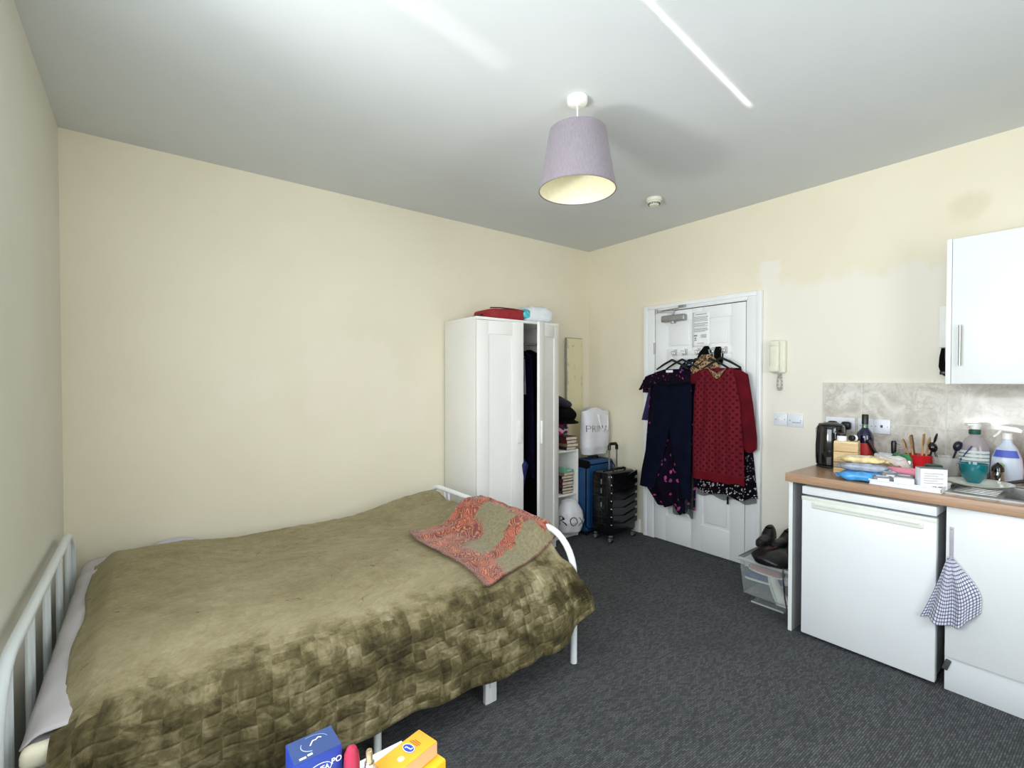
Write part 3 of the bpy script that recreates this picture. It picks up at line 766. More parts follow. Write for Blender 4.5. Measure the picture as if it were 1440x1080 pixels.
for k in range(3):
    a = 2*PI*k/3+.4; mb.tube([(.018*math.cos(a), .018*math.sin(a), -.235), (.129*math.cos(a), .129*math.sin(a), -.170)], .002, 6)
mb.build('bulb_holder', M['white_plastic'], t)
t = thing('smoke_detector', 'small white round smoke detector on the ceiling', 'smoke detector', (2.895, 2.105, 2.69))
mb = MB(); mb.lathe([(0, -.022), (.05, -.022), (.054, -.016), (.054, -.0008), (0, -.0008)]); mb.build('base', M['cream_plastic'], t)
mb = MB(); mb.lathe([(0, -.052), (.028, -.052), (.036, -.044), (.046, -.0225), (0, -.0225)]); mb.build('cover', M['cream_plastic'], t)
mb = MB()
for k in range(20):
    a = 2*PI*k/20; mb.box((.0385*math.cos(a), .0385*math.sin(a), -.039), (.006, .005, .012), (0, 0, a), 0)
mb.build('vent', M['dark_grey'], t)

# ------------------------------------------------------------------ wardrobe
WAX0, WAX1, WAY, WAZ = 1.90, 2.705, 2.90, 1.857
t = thing('wardrobe', 'tall white two-door wardrobe standing ajar against the back wall', 'wardrobe', (WAX0, WAY, 0))
Wd, Dp = WAX1-WAX0, WY1-.018-WAY
mb = MB(); B = .0015
mb.bb(0, .02, .022, Dp, 0, WAZ-.02, B).bb(Wd-.02, Wd, .022, Dp, 0, WAZ-.02, B).bb(-.003, Wd+.003, .0, Dp, WAZ-.02, WAZ, B)
mb.bb(.02, Wd-.02, .03, Dp, .06, .08, B).bb(.02, Wd-.02, .03, .045, 0, .06, B).bb(.02, Wd-.02, Dp-.008, Dp, .08, WAZ-.02)
mb.build('carcass', M['wardrobe'], t)
mb = MB(); mb.tube([(.02, .25, 1.70), (Wd-.02, .25, 1.70)], .012, 10); mb.build('hanging_rail', M['grey_metal'], t)
def wdoor(parent, w, hinge, ang, sgn):
    zt, zb = WAZ-.025, .07; mb = MB(); m_ = lambda a: a*sgn
    def b(x0, x1, y0, y1, z0, z1, bev=.0015): mb.bb(min(m_(x0), m_(x1)), max(m_(x0), m_(x1)), y0, y1, z0, z1, bev)
    b(0, w, -.012, 0, zb, zt, 0)
    fr = .10
    b(0, fr, -.020, -.010, zb, zt); b(w-fr, w, -.020, -.010, zb, zt); b(fr-.003, w-fr+.003, -.020, -.010, zb, zb+fr); b(fr-.003, w-fr+.003, -.020, -.010, zt-fr, zt)
    d = mb.build('door', M['wardrobe'], parent, loc=hinge, rot=(0, 0, ang))
    mb = MB(); b(w-.055, w-.02, -.034, -.020, .91, 1.085, .004); mb.build('handle', M['white_plastic'], d)
    return d
wdoor(t, .402, (.002, .018, 0), -math.radians(6.5), 1)
wdoor(t, .402, (Wd-.002, .018, 0), math.radians(26), -1)

def wardrobe_garment(name, label, cat, x, rows, mat, seed, z=1.70, y=WAY+.25, part='bodice', folds=4, amp=.012):
    t = thing(name, label, cat, (WAX0+x, y, z), PI/2-.12)
    g = Garment(rows, folds, amp, seed, hem=.05, back=1); g.mesh(40, 40).build(part, mat, t); return t
# local -y faces -X; local +x = world +Y.  front edge of a garment is local x < 0
wardrobe_garment('teal_top', 'teal satin strappy top hanging inside the open wardrobe', 'top', .53, [(0, -.05, -.02, .04, .01), (.1, -.10, -.16, .18, .014), (.6, -.30, -.17, .2, .016), (1, -.42, -.12, .18, .014)], M['teal_satin'], 1)
wardrobe_garment('navy_dress', 'long dark navy dress hanging inside the open wardrobe', 'dress', .605, [(0, -.05, -.02, .04, .015), (.06, -.11, -.18, .18, .025), (.5, -.6, -.205, .2, .03), (1, -1.12, -.215, .2, .036)], M['navy_dark'], 2)
wardrobe_garment('blue_skirt', 'blue satin skirt hanging low in the wardrobe and poking out the gap', 'skirt', .445, [(0, -.86, -.19, .1, .02), (.2, -.96, -.325, .12, .04), (.6, -1.2, -.24, .15, .03), (1, -1.40, -.25, .15, .03)], M['blue_satin'], 3, y=WAY+.235, part='panel')
wardrobe_garment('pale_shirt', 'pale lilac shirt inside the wardrobe behind the right door', 'shirt', .555, [(0, -.05, -.02, .04, .01), (.1, -.12, -.14, .17, .012), (1, -.40, -.16, .18, .012)] if 1 else [(0, -.05, -.02, .04, .012), (.1, -.12, -.17, .17, .02), (1, -.45, -.19, .18, .02)], M['lilac_cloth'], 4)
wardrobe_garment('added_dark_coat', 'added black coat darkening the back of the open wardrobe', 'coat', .705, [(0, -.05, -.02, .04, .015), (.06, -.11, -.20, .18, .03), (.5, -.8, -.215, .2, .034), (1, -1.52, -.22, .2, .04)], M['black_fabric'], 6)  # added dark filler for the shade deep inside the wardrobe
h1 = make_hanger('metal hook hanger holding the teal top inside the wardrobe', 'hangers inside the wardrobe', .17, .07)
h1.location = (WAX0+.53, WAY+.25, 1.712); h1.rotation_euler = (0, 0, PI/2-.12)
for x, lab in ((.60, 'metal hook hanger holding the long navy dress in the wardrobe'), (.705, 'metal hook hanger holding the added black coat in the wardrobe'), (.46, 'empty metal hook hanger beside the teal top in the wardrobe')):
    c = copy_tree(h1); c.location.x = WAX0+x; tag(c, lab)
t = thing('storage_shoes', 'dark shoe standing on the wardrobe floor inside the gap', 'shoe', (WAX0+.58, WAY+.16, .081))
t.name = 'shoe'
mb = MB(); mb.ell((0, .06, .035), (.045, .11, .034)); mb.ell((0, .12, .06), (.04, .05, .05)); mb.build('upper', M['black_leather'], t)
mb = MB(); mb.bb(-.045, .045, -.05, .17, 0, .012, .005); mb.build('sole', M['dark_grey'], t)

# things on the wardrobe top
t = thing('red_bag', 'flat red holdall bag lying on top of the wardrobe', 'bag', (2.235, 3.09, WAZ+.001))
def superbox(mb, c, r, e=.35, seg=40, rings=20, disp=None, mi=0):
    def f(p):
        q = Vector((math.copysign(abs(p.x)**e, p.x), math.copysign(abs(p.y)**e, p.y), math.copysign(abs(p.z)**e, p.z)))
        m_ = Vector((q.x*r[0], q.y*r[1], q.z*r[2]))
        return disp(m_) if disp else m_
    mb.ell(c, (1, 1, 1), seg, rings, mi, None, f); return mb
mb = MB(); superbox(mb, (0, 0, .046), (.175, .14, .0445), .3, disp=lambda p: Vector((p.x*(1-.05*(p.z > 0)), p.y, p.z+.008*math.sin(p.x*9)*(p.z > 0)))); mb.build('body', M['red_fabric'], t)
mb = MB(); mb.tube([(-.165, -.12, .083), (-.08, -.135, .088), (.05, -.135, .088), (.16, -.125, .08)], .005, 6); mb.ell((-.02, -.115, .092), (.015, .006, .004)); mb.ell((.05, -.115, .092), (.015, .006, .004)); mb.build('piping', M['dark_red'], t)
mb = MB(); mb.prism([(-.165, .0), (-.25, .0), (-.165, .05)], .12, (0, .1, .0), (1, 0, 0), (0, 0, 1)); mb.build('end_flap', M['dark_red'], t)
t = thing('plastic_pack', 'shiny white plastic pack with a teal corner on the wardrobe top', 'pack', (2.555, 3.06, WAZ+.001), -.12)
mb = MB(); superbox(mb, (0, 0, .070), (.165, .125, .072), .55, 44, 22, disp=lambda p: Vector((p.x*(1+.08*nz(p.y*9, p.z*9)), p.y, max(-.068, p.z*(1-.45*(p.x/.165)**2*(p.z > 0))+.014*nz(p.x*22, p.y*22, 1))))); mb.build('wrapper', simple('shiny_white_film', C(226,230,236), .18, var=.05, scale=20, bump=.6, bscale=28), t)
mb = MB(); superbox(mb, (-.117, -.070, .066), (.042, .052, .040), .5, 20, 12, disp=lambda p: p); mb.build('teal_print', simple('teal_print', C(80,190,196), .3, var=.3, scale=40), t)

# ------------------------------------------------------------------ bookcase corner
t = thing('bookcase', 'low narrow white bookcase squeezed between wardrobe and blue suitcase', 'bookcase', (2.72, 3.03, 0))
mb = MB(); D_ = WY1-.018-3.03
mb.bb(0, .018, 0, D_, 0, .775, B).bb(.337, .355, 0, D_, 0, .775, B)
mb.build('side_panel', M['wardrobe'], t)
for z in (.03, .37, .757): MB().bb(.0185, .3365, .002, D_, z, z+.018, B).build('shelf', M['wardrobe'], t)
MB().bb(.0185, .3365, .008, .02, 0, .03, B).build('plinth', M['wardrobe'], t)
MB().bb(.0185, .3365, D_-.006, D_, .048, .757).build('back_panel', M['wardrobe'], t)

def make_book(w, d, h, cover):
    t = bpy.data.objects.new('book', None); COL.objects.link(t)
    mb = MB(); mb.bb(-w/2, w/2, -d/2, d/2, 0, .0025).bb(-w/2, w/2, -d/2, d/2, h-.0025, h).bb(-w/2, -w/2+.003, -d/2, d/2, .0025, h-.0025); mb.build('cover', cover, t)
    mb = MB(); mb.bb(-w/2+.0035, w/2-.005, -d/2+.004, d/2-.004, .003, h-.003); mb.build('pages', M['paper'], t); return t
bk = [make_book(.135, .2, .030, M['book_red']), make_book(.13, .195, .026, M['book_black']), make_book(.13, .19, .024, M['book_brown']), make_book(.135, .2, .028, M['book_tan'])]
for b in bk[1:]: b.location = (0, 0, -50)
used = set()
def place_book(i, x, y, z, rz, label, group):
    o = bk[i] if i not in used else copy_tree(bk[i]); used.add(i)
    o.location = (x, y, z); o.rotation_euler = (0, 0, rz); tag(o, label, 'book', group); return o
hs = [.030, .026, .024, .028]
z = .776
for k, (i, dx, rz, lab) in enumerate(((1, .015, .06, 'black book lying directly on the bookcase top, under three others'), (3, .045, -.08, 'second book up from the bookcase top, jutting out to the right'),
                                   (0, .020, .05, 'dark red book lying third up on top of the bookcase'), (0, .024, -.03, 'dark red book on the top of the four-book pile over the bookcase'))):
    place_book(i, 2.965+dx, 3.125, z, rz, lab, 'books piled on top of the bookcase'); z += hs[i]+.0008
ztop = z
z = .389
for k, (i, dx, rz, lab) in enumerate(((2, -.01, .03, 'brown book at the bottom of the stack on the middle shelf'), (1, -.006, -.04, 'black book second from the bottom on the middle shelf'),
        (2, -.012, .05, 'brown book third from the bottom on the middle shelf'), (0, -.006, -.03, 'dark red book fourth from the bottom on the middle shelf'), (2, -.004, .02, 'brown book fifth from the bottom on the middle shelf'),
        (1, -.010, -.05, 'black book sixth from the bottom on the middle shelf'), (3, .0, .06, 'tan book under the mint green folder on the middle shelf'))):
    place_book(i, 2.965+dx, 3.14, z, rz, lab, 'books stacked on the middle shelf'); z += hs[i]+.0008
t = thing('mint_folder', 'mint green folder lying on the stack of shelved books', 'folder', (2.96, 3.14, z), .12)
mb = MB(); mb.prism([(-.065, 0), (.06, 0), (.06, .018), (-.065, .05)], .19, (0, .09, 0), (1, 0, 0), (0, 0, 1)); mb.build('cover', M['mint'], t)
mb = MB(); mb.bb(-.03, .03, -.1003, -.0995, .012, .022); mb.build('title_strip', simple('pale_mint', C(190,220,206), .6), t)
# picture card, pink scarf, hats above the books
t = thing('picture_card', 'pale card with a black letter propped on the books', 'card', (3.04, 3.20, ztop), -.05)
mb = MB(); mb.box((0, .008, .075), (.09, .006, .15), (-.1, 0, 0), .001); mb.build('card', simple('pale_card', C(206,200,186), .7), t)
mb = MB(); mb.flatmesh(text_data('X', .085), lambda x, y: (x+.005, .0045+(y-.0)*.1003-.003, .085+y)); mb.build('letter', M['ink_black'], t)
t = thing('pink_scarf', 'bunched pink and lilac patterned scarf between the books and black hats', 'scarf', (2.93, 3.13, ztop))
mb = MB(); mb.ell((0, 0, .06), (.085, .08, .06), 30, 18, disp=lambda p: p*(1+.28*nz(p.x*22, p.y*22, p.z*22+3)))
pm = NT('pink_scarf_print'); v = pm.co(); r, g_, b_ = pm.sep(pm.voro(v, 26, out='Color')); pm.col(pm.ramp(r, [(0, C(60,44,62)), (.45, C(176,40,92)), (.7, C(206,160,176)), (1, C(120,96,120))], 'CONSTANT')); pm.set(rough=.85)
mb.build('cloth', pm.m, t)
t = thing('black_hat', 'large black fabric hat piled beside the wardrobe door', 'hat', (2.97, 3.12, ztop+.115))
mb = MB(); mb.ell((0, 0, .075), (.115, .12, .085), 30, 18, disp=lambda p: p*(1+.10*nz(p.x*14, p.y*14, p.z*14))); mb.build('crown', M['black_fabric'], t)
mb = MB(); mb.lathe([(.10, .03), (.135, .012), (.14, .002), (.136, .0), (.10, .022)], seg=36); mb.build('brim', M['black_fabric'], t)
t = thing('purple_beanie', 'dark purple knitted cap lying on top of the black hat', 'cap', (2.93, 3.12, ztop+.27))
mb = MB(); mb.ell((0, 0, .035), (.115, .10, .045), 28, 16, disp=lambda p: Vector((p.x, p.y, p.z-(p.x*.35)))*(1+.12*nz(p.x*18, p.y*18, p.z*18))); mb.build('crown', M['purple_knit'], t)
mb = MB(); mb.tube([(.04, -.08, .012), (.075, -.05, .004), (.1, .0, -.006), (.09, .05, -.004)], .014, 8); mb.build('cuff', M['purple_knit'], t)
# carrier bag lettered ROX in the bottom compartment
t = thing('carrier_bag', 'bulging white plastic bag lettered ROX on the bottom shelf', 'bag', (2.955, 3.01, 0.05))
rows = [(0, .30, -.03, .02, .03), (.12, .285, -.075, .05, .06), (.4, .20, -.13, .098, .10), (.65, .12, -.14, .110, .115), (.9, .03, -.12, .085, .09), (1, .002, -.09, .055, .06)]
g = Garment(rows, 3, .010, 3, p=.9, back=1.0); g.amp = .012; g.mesh(40, 56).build('bag', M['bagwhite'], t)
mb = MB(); mb.flatmesh(text_data('ROX', .118, 2, offset=-.002), lambda x, y: g.front(x*.95-.055, .125+y-.12*x, .004)); mb.build('lettering', M['ink_black'], t, sharp=0)
# distressed board in the corner
t = thing('distressed_board', 'tall narrow cream distressed board leaning in the corner', 'board', (3.335, 3.335, 0), rot=(-.008, 0, 0))
MB().bb(-.105, .105, -.009, .009, 0, 1.80, .003).build('panel', M['cream_board'], t)
MB().bb(-.109, -.1055, -.010, .010, 0, 1.803).bb(-.105, .105, -.010, .010, 1.8005, 1.805).build('edge_strip', M['carcass_grey'], t)

# blue suitcase
t = thing('blue_suitcase', 'dark blue fabric suitcase standing between the bookcase and black suitcase', 'suitcase', (3.275, 3.06, 0))
mb = MB(); mb.bb(-.19, .19, -.115, .115, .03, .665, .035, seg=4); mb.build('body', M['blue_suit'], t)
mb = MB()
for y in (-.075, .075):
    mb.tube([(-.155, y*1.52, .635), (-.19, y*1.52, .60), (-.19, y*1.52, .10), (-.155, y*1.52, .065), (.155, y*1.52, .065), (.19, y*1.52, .10), (.19, y*1.52, .60), (.155, y*1.52, .635)], .006, 6, True)
mb.bb(-.194, -.13, -.12, .1, .60, .672, .02, seg=3)
mb.build('piping', M['black_fabric'], t)
mb = MB(); mb.tube([(-.07, -.02, .664), (-.06, -.02, .69), (.06, -.02, .69), (.07, -.02, .664)], .011, 8); mb.build('carry_handle', M['black_plastic'], t)
for x in (-.15, .15):
    for y in (-.08, .08): MB().cyl((x, y-.012, .024), .0235, .024, (0, 1, 0)).build('wheel', M['black_plastic'], t)

# carrier bag lettered PRIM on the blue suitcase
t = thing('carrier_bag', 'white carrier bag with dark blue lettering standing on the blue suitcase', 'bag', (3.35, 3.10, .703))
rows = [(0, .415, -.165, .20, .045), (.1, .37, -.160, .192, .06), (.5, .2, -.158, .18, .085), (.8, .07, -.165, .165, .085), (1, .0, -.15, .14, .065)]
g = Garment(rows, 4, .012, 2, p=.75, back=1.0); g.hem = 0
mb = MB(); ztop_ = lambda x: 0
mb.grid(lambda u, v: (lambda P: (P[0], P[1], P[2]+(1-v)**6*(.022*math.sin(P[0]*18+2.2))))(g.pt(u*2*PI, v)), 60, 40)
ring = [g.pt(k*2*PI/60, 1) for k in range(60)]; mb._add(ring+[(0, 0, .0)], [(k, (k+1) % 60, 60) for k in range(60)])
bmesh.ops.remove_doubles(mb.bm, verts=mb.bm.verts[:], dist=1e-4)
mb.build('bag', M['bagwhite'], t)
mb = MB(); mb.flatmesh(text_data('PRIMA', .098, 2, offset=-.0025), lambda x, y: g.front(min(.165, x*.98-.02), .235+y*.95-.03*x, .004)); mb.build('lettering', M['ink'], t, sharp=0)
mb = MB(); sp = lambda x, z: g.front(x, z, .006)
mb.tube([sp(-.01, .37), sp(.0, .31), sp(.015, .25), sp(.045, .21), sp(.085, .215), sp(.11, .28), sp(.12, .36)], .012, 8, flat=.25); mb.build('handle', M['white_plastic'], t)
mb = MB(); mb.ell((.005, .02, .375), (.10, .045, .035), 20, 12, disp=lambda p: p*(1+.2*nz(p.x*20, p.y*20, p.z*20))); mb.build('contents', M['purple_knit'], t)

# black suitcase
t = thing('black_suitcase', 'glossy black ribbed hard suitcase with pull handle up beside the door', 'suitcase', (3.285, 2.79, 0))
hwid, dep = .182, .115
mb = MB(); mb.bb(-hwid, hwid, -dep+.012, dep, .055, .60, .04, seg=5)
for k in range(7):
    zc = .13+k*.068
    poly = [(-hwid+.03, zc+.0), (0, zc-.022), (hwid-.012, zc+.016), (hwid-.012, zc+.058), (0, zc+.020), (-hwid+.03, zc+.040)]
    mb.prism(poly, .012, (0, -dep+.0135, 0), (1, 0, 0), (0, 0, 1))
for k in range(7): mb.bb(-hwid-.004, -hwid+.01, -.06, .09, .14+k*.06, .165+k*.06, .004)
mb.build('shell', M['black_shell'], t)
mb = MB(); mb.bb(-hwid-.002, hwid+.002, -.006, .006, .07, .59, .003); mb.tube([(-hwid+.03, 0, .603), (hwid-.03, 0, .603)], .004, 6); mb.build('zip', M['black_fabric'], t)
for k in range(7): MB().ell((-hwid+.018, -dep+.008, .16+k*.068), (.008, .005, .009), 12, 8).build('stud', M['chrome'], t)
for z_ in (.30, .42, .50): MB().bb(-hwid-.009, -hwid-.0045, -.02, -.008, z_, z_+.045, .002).build('zip_pull', M['chrome'], t)
mb = MB(); mb.tube([(-.05, .02, .598), (-.05, .02, .80)], .0075, 8).tube([(.05, .02, .598), (.05, .02, .80)], .0075, 8); ph = mb.build('pull_handle', M['steel'], t)
mb = MB(); mb.tube([(-.05, .02, .775), (-.05, .02, .81), (-.035, .02, .828), (.035, .02, .828), (.05, .02, .81), (.05, .02, .775)], .014, 10); mb.build('grip', M['black_plastic'], ph)
mb = MB(); mb.tube([(-.08, -.05, .598), (-.065, -.05, .622), (.065, -.05, .622), (.08, -.05, .598)], .009, 8); mb.build('carry_handle', M['black_plastic'], t)
for x in (-.15, .15):
    for y in (-.085, .08):
        mb = MB(); mb.cyl((x-.012, y, .026), .026, .024, (1, 0, 0), bev=.004); w = mb.build('wheel', M['black_plastic'], t)
        mb = MB(); mb.cyl((x-.0135, y, .026), .017, .027, (1, 0, 0), seg=12); mb.bb(x-.016, x+.016, y-.012, y+.012, .05, .062, .003); mb.build('hub', M['grey_metal'], w)

# ------------------------------------------------------------------ bed
BX0, BX1, BY0, BY1 = -.30, 1.66, 1.665, 3.20
t = thing('bed_frame', 'white tubular metal double bed frame under the olive bedspread', 'bed', (0, 0, 0))
def arch(x, z0, ztop, y0, y1, R=.19, n=8):
    p = [(x, y0, 0), (x, y0, ztop-R)]
    for k in range(1, n+1):
        a = PI/2*k/n; p.append((x, y0+R*(1-math.cos(a)), ztop-R+R*math.sin(a)*.999))
    q = [(x, y0+y1-b, c) for _, b, c in p][::-1]
    return p+q
TR = .0165
mb = MB(); mb.tube(arch(BX0, 0, .655, BY0, BY1), TR, 14); hb = mb.build('headboard', M['head_metal'], t)
for yc in (1.80, 2.12, 2.44, 2.76, 3.04):
    for dy in (-.028, .028): MB().tube([(BX0, yc+dy, .22), (BX0, yc+dy, .645)], .0085, 8).build('spindle', M['head_metal'], hb)
MB().tube([(BX0, BY0, .22), (BX0, BY1, .22)], .012, 10).build('crossbar', M['head_metal'], hb)
mb = MB(); mb.tube(arch(BX1, 0, .625, BY0, BY1), TR, 14); fb = mb.build('footboard', M['white_metal'], t)
for yc in (1.95, 2.27, 2.59, 2.91):
    for dy in (-.028, .028): MB().tube([(BX1, yc+dy, .22), (BX1, yc+dy, .61)], .0085, 8).build('spindle', M['white_metal'], fb)
MB().tube([(BX1, BY0, .22), (BX1, BY1, .22)], .012, 10).build('crossbar', M['white_metal'], fb)
for y in (BY0+.012, BY1-.012): MB().bb(BX0+.012, BX1-.012, y-.011, y+.011, .235, .275, .003).build('side_rail', M['white_metal'], t)
MB().bb(.03, .67+.66, BY0+.03, BY1-.03, .272, .279).build('slat_base', M['crate_wood'], t)
mb = MB(); mb.bb(1.138, 1.196, 1.668, 1.69, 0, .24, .003).bb(1.158, 1.176, 1.662, 1.668, .07, .15, .001); mb.build('leg', M['white_wood'], t)
mb = MB(); mb.tube([(.672, 1.70, 0), (.672, 1.70, .24)], .0145, 10); mb.tube([(.672, 1.70, .05), (.672, 1.74, .2)], .006, 6); mb.build('leg', M['white_metal'], t)
for x, y in ((.42, 3.1), (1.2, 3.1)): MB().tube([(x, y, 0), (x, y, .24)], .0145, 10).build('leg', M['white_metal'], t)
MB().prism([(0, 0), (.09, 0), (.045, .05)], .004, (.90, 1.74, .19), (1, 0, 0), (0, 0, 1)).build('bracket', M['dark_grey'], t)

t = thing('mattress', 'mattress in a grey lilac sheet showing at the headboard end', 'mattress', (0, 0, 0))
mb = MB(); mb.bb(BX0+.035, BX1-.03, BY0+.025, BY1-.0, .282, .46, .03, seg=4); mb.build('body', M['sheet'], t)
mb = MB(); mb.bb(BX0+.04, -.10, BY0-.01, BY0+.04, .415, .468, .02, seg=4); mb.build('cream_border', M['cream_edge'], t)
mb = MB(); mb.grid(lambda u, v: (BX0+.038+.16*u, BY0+.03+(BY1-BY0-.04)*v, .476+.010*math.sin(u*PI)+.008*nz(u*3, v*14, 2)+.03*math.exp(-((v-.83)/.03)**2)*(.3+u)-.02*(1-min(1, u*6))), 14, 70); mb.build('sheet_fold', M['sheet'], t, solid=.003)

# bedspread height field
L_HEM = .155
def sstep(a, b, x):
    k = max(0, min(1, (x-a)/(b-a))); return k*k*(3-2*k)
def top_h(x, y):
    h = .502+.016*math.sin((y-1.7)/1.5*PI)
    # pillows at the head end
    px = 1-sstep(.10, .42, x)
    h += (.066*math.exp(-((y-2.80)/.32)**2)+.034*math.exp(-((y-2.0)/.32)**2))*px*sstep(-.24, -.10, x)
    h += .006*nz(x*3.2, y*3.2, 1)+.0035*nz(x*9, y*9, 4)
    # rise to the footboard, dip at the wall edge
    w = sstep(1.70, 1.90, y)
    far = sstep(2.55, 3.0, y)
    h += w*(.120*(1-.22*far)*sstep(1.36-.5*far, 1.63, x)**1.3)*(1-.45*sstep(2.5, 2.68, y)*(1-sstep(2.85, 3.0, y)))
    h -= .055*sstep(3.06, 3.24, y)
    h -= .03*(1-sstep(-.20, -.12, x))
    return h
YF, YN, RR = 3.245, 1.695, .085
SF = YF-YN; SA = RR*PI/2; SD = .41-L_HEM; SL = SF+SA+SD
NU, NV = 190, 170
XE = -.205
def blanket(u, v):
    s = v*SL; side = 0; hang = 0
    # along-X parameter
    if s < SF: y = YF-s; dz = 0; yy = y
    elif s < SF+SA:
        a = (s-SF)/RR; y = YN-RR*math.sin(a); dz = -RR*(1-math.cos(a)); yy = YN; side = (s-SF)/SA*.3
    else:
        d = s-SF-SA; side = .3+.7*d/SD; y = YN-RR-.02*d/SD; dz = -RR-d; yy = YN
    w = sstep(1.80, 1.95, yy)*(1-sstep(2.50, 2.66, yy))
    xn = lambda e: XE+(e-XE)*u
    # foot end: over the bar and down the outside
    Lx = (1.66-XE)+.30; r = u*Lx
    if r < 1.66-XE: xh = XE+r; zh = None
    else:
        q = r-(1.66-XE); k = min(1, q/.06); xh = 1.66+.045*math.sin(k*PI/2); zh = -(.022*(1-math.cos(k*PI/2))+max(0, q-.03))
    hem_dz = side*(.010*math.sin(u*13+1)+.005*math.sin(u*41))
    xe = 1.632+.085*sstep(.12, .8, side)
    xd = xn(xe); xd = xd-.02*side*(1-u)*0
    x = xd*(1-w)+xh*w
    z = top_h(min(x, 1.66), yy)+dz+hem_dz
    if zh is not None: z += zh*w
    if side > .02:
        amp = (.002+.007*side)*(.5+.9*sstep(.55, 1, u))
        f = math.sin(u*58+2.2*nz(u*5, side, 3))+.7*math.sin(u*103+1.7*side)
        y -= amp*(.6+f*.55)
        y -= .012*nz(x*7, z*7, 6)*side
        lift = 1-.35*sstep(.88, 1, u)
        z = .47-(.47-z)*lift if side > .3 else z
    z += .0035*nz(x*22, y*22, 9)*(1-side)
    if s < .05: z -= .04*(1-s/.05)
    # ragged head-end edge
    if u < .06: x += .014*(1-u/.06)*nz(y*3, z*3, 11)*1.6
    return (x, y, z)
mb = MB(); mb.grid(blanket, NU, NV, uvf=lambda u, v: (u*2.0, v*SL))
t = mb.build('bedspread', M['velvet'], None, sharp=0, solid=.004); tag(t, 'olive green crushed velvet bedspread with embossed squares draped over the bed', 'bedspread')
# pillow peeping out at the wall
t = thing('pillow', 'pale lilac pillow edge peeping out under the bedspread by the wall', 'pillow', (.12, 3.225, .40))
mb = MB(); superbox(mb, (0, 0, .06), (.10, .10, .040), .55, disp=lambda p: Vector((p.x, p.y, p.z+.006*nz(p.x*20, p.y*20)))); mb.build('pillowcase', M['pillow'], t)

# shawl lying over the foot of the bed
P00, P01 = Vector((1.11, 1.665)), Vector((1.19, 2.47))     # folded end: near corner, far corner
P10, P11 = Vector((1.655, 1.80)), Vector((1.665, 2.50))    # footboard end
def shawl(u, v):
    a = P00.lerp(P01, v); b = P10.lerp(P11, v); p = a.lerp(b, min(1, u/.92))
    x, y = p.x, p.y
    x += .035*math.sin(v*5+.6)*(1-u)**2-.02*(1-u)*math.sin(v*PI)*0; y += .018*math.sin(u*9+1)*(v-.3)
    z = top_h(min(x, 1.66), y)+.011
    if u > .92:
        q = (u-.92)/.08; x = 1.66+.055*math.sin(q*PI/2)+(x-1.66)*.2; z -= .01*q+.035*q*q; z += .008*(1-q)
    z += .010*abs(math.sin((v*3.4-u*2.2)*3))*math.sin(u*PI)**.6*(.35+.65*u)+.006*nz(x*14, y*14, 2)+.004
    z += .055*math.exp(-((u-.60)/.16)**2-((v-.97)/.10)**2)+.02*math.exp(-((v-.86)/.05)**2)*math.sin(u*PI)
    z += .008*math.exp(-(u/.03)**2)
    return (x, y, z)
mb = MB(); mb.grid(shawl, 90, 90); t = mb.build('shawl', M['scarf'], None, sharp=0, solid=.004); tag(t, 'orange red and sage paisley shawl spread over the foot of the bed', 'shawl')

# ------------------------------------------------------------------ kitchen run
KX = 2.83
t = thing('worktop', 'brown wood-effect kitchen worktop running over fridge and cupboard', 'worktop', (2.80, 0, .835))
SX0, SX1, SY0, SY1 = 2.915, 3.235, -.10, .345      # bowl opening
mb = MB(); x1 = WX1-.012
ya, yb = -.62, 1.165
for (a0, a1, b0, b1) in ((0, x1-2.80, SY1, yb), (0, x1-2.80, ya, SY0), (0, SX0-2.80, SY0-.002, SY1+.002), (SX1-2.80, x1-2.80, SY0-.002, SY1+.002)): mb.bb(a0, a1, b0, b1, 0, .045)
mb.build('top', M['worktop'], t)
mb = MB(); mb.bb(-.006, .0005, ya, yb, .0, .0452, .010, seg=3); mb.bb(-.004, x1-2.80, yb-.0005, yb+.002, .002, .0445, .001); mb.build('front_edge', M['worktop_edge'], t)
t = thing('end_panel', 'white upright end panel supporting the worktop beside the fridge', 'panel', (KX, 1.15, 0))
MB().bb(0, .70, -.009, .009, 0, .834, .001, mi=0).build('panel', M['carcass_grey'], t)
MB().bb(-.002, .0, -.0095, .0095, 0, .834, 0).build('edge_band', M['white_lam'], t)
# fridge
t = thing('fridge', 'white under-counter fridge beneath the wooden worktop', 'fridge', (KX, .535, 0))
FW = .56
mb = MB(); mb.bb(.05, .62, .005, FW-.005, .02, .765, .004); mb.build('body', M['carcass_grey'], t)
mb = MB(); mb.bb(.0, .62, 0, FW, .773, .818, .006); mb.build('top', M['fridge'], t)
mb = MB(); mb.bb(0, .046, 0, FW, .014, .762, .006); dr = mb.build('door', M['fridge'], t)
mb = MB(); mb.bb(-.006, .004, .045, FW-.05, .705, .740, .010, seg=3); mb.bb(-.012, -.004, .06, FW-.065, .724, .736, .003); mb.build('handle', M['fridge_trim'], dr)
MB().bb(-.001, .004, .0, FW, .742, .7635, .001).build('trim_strip', M['fridge_trim'], dr)
for y in (.04, FW-.04): MB().cyl((.06, y, 0), .014, .019).build('foot', M['white_plastic'], t)
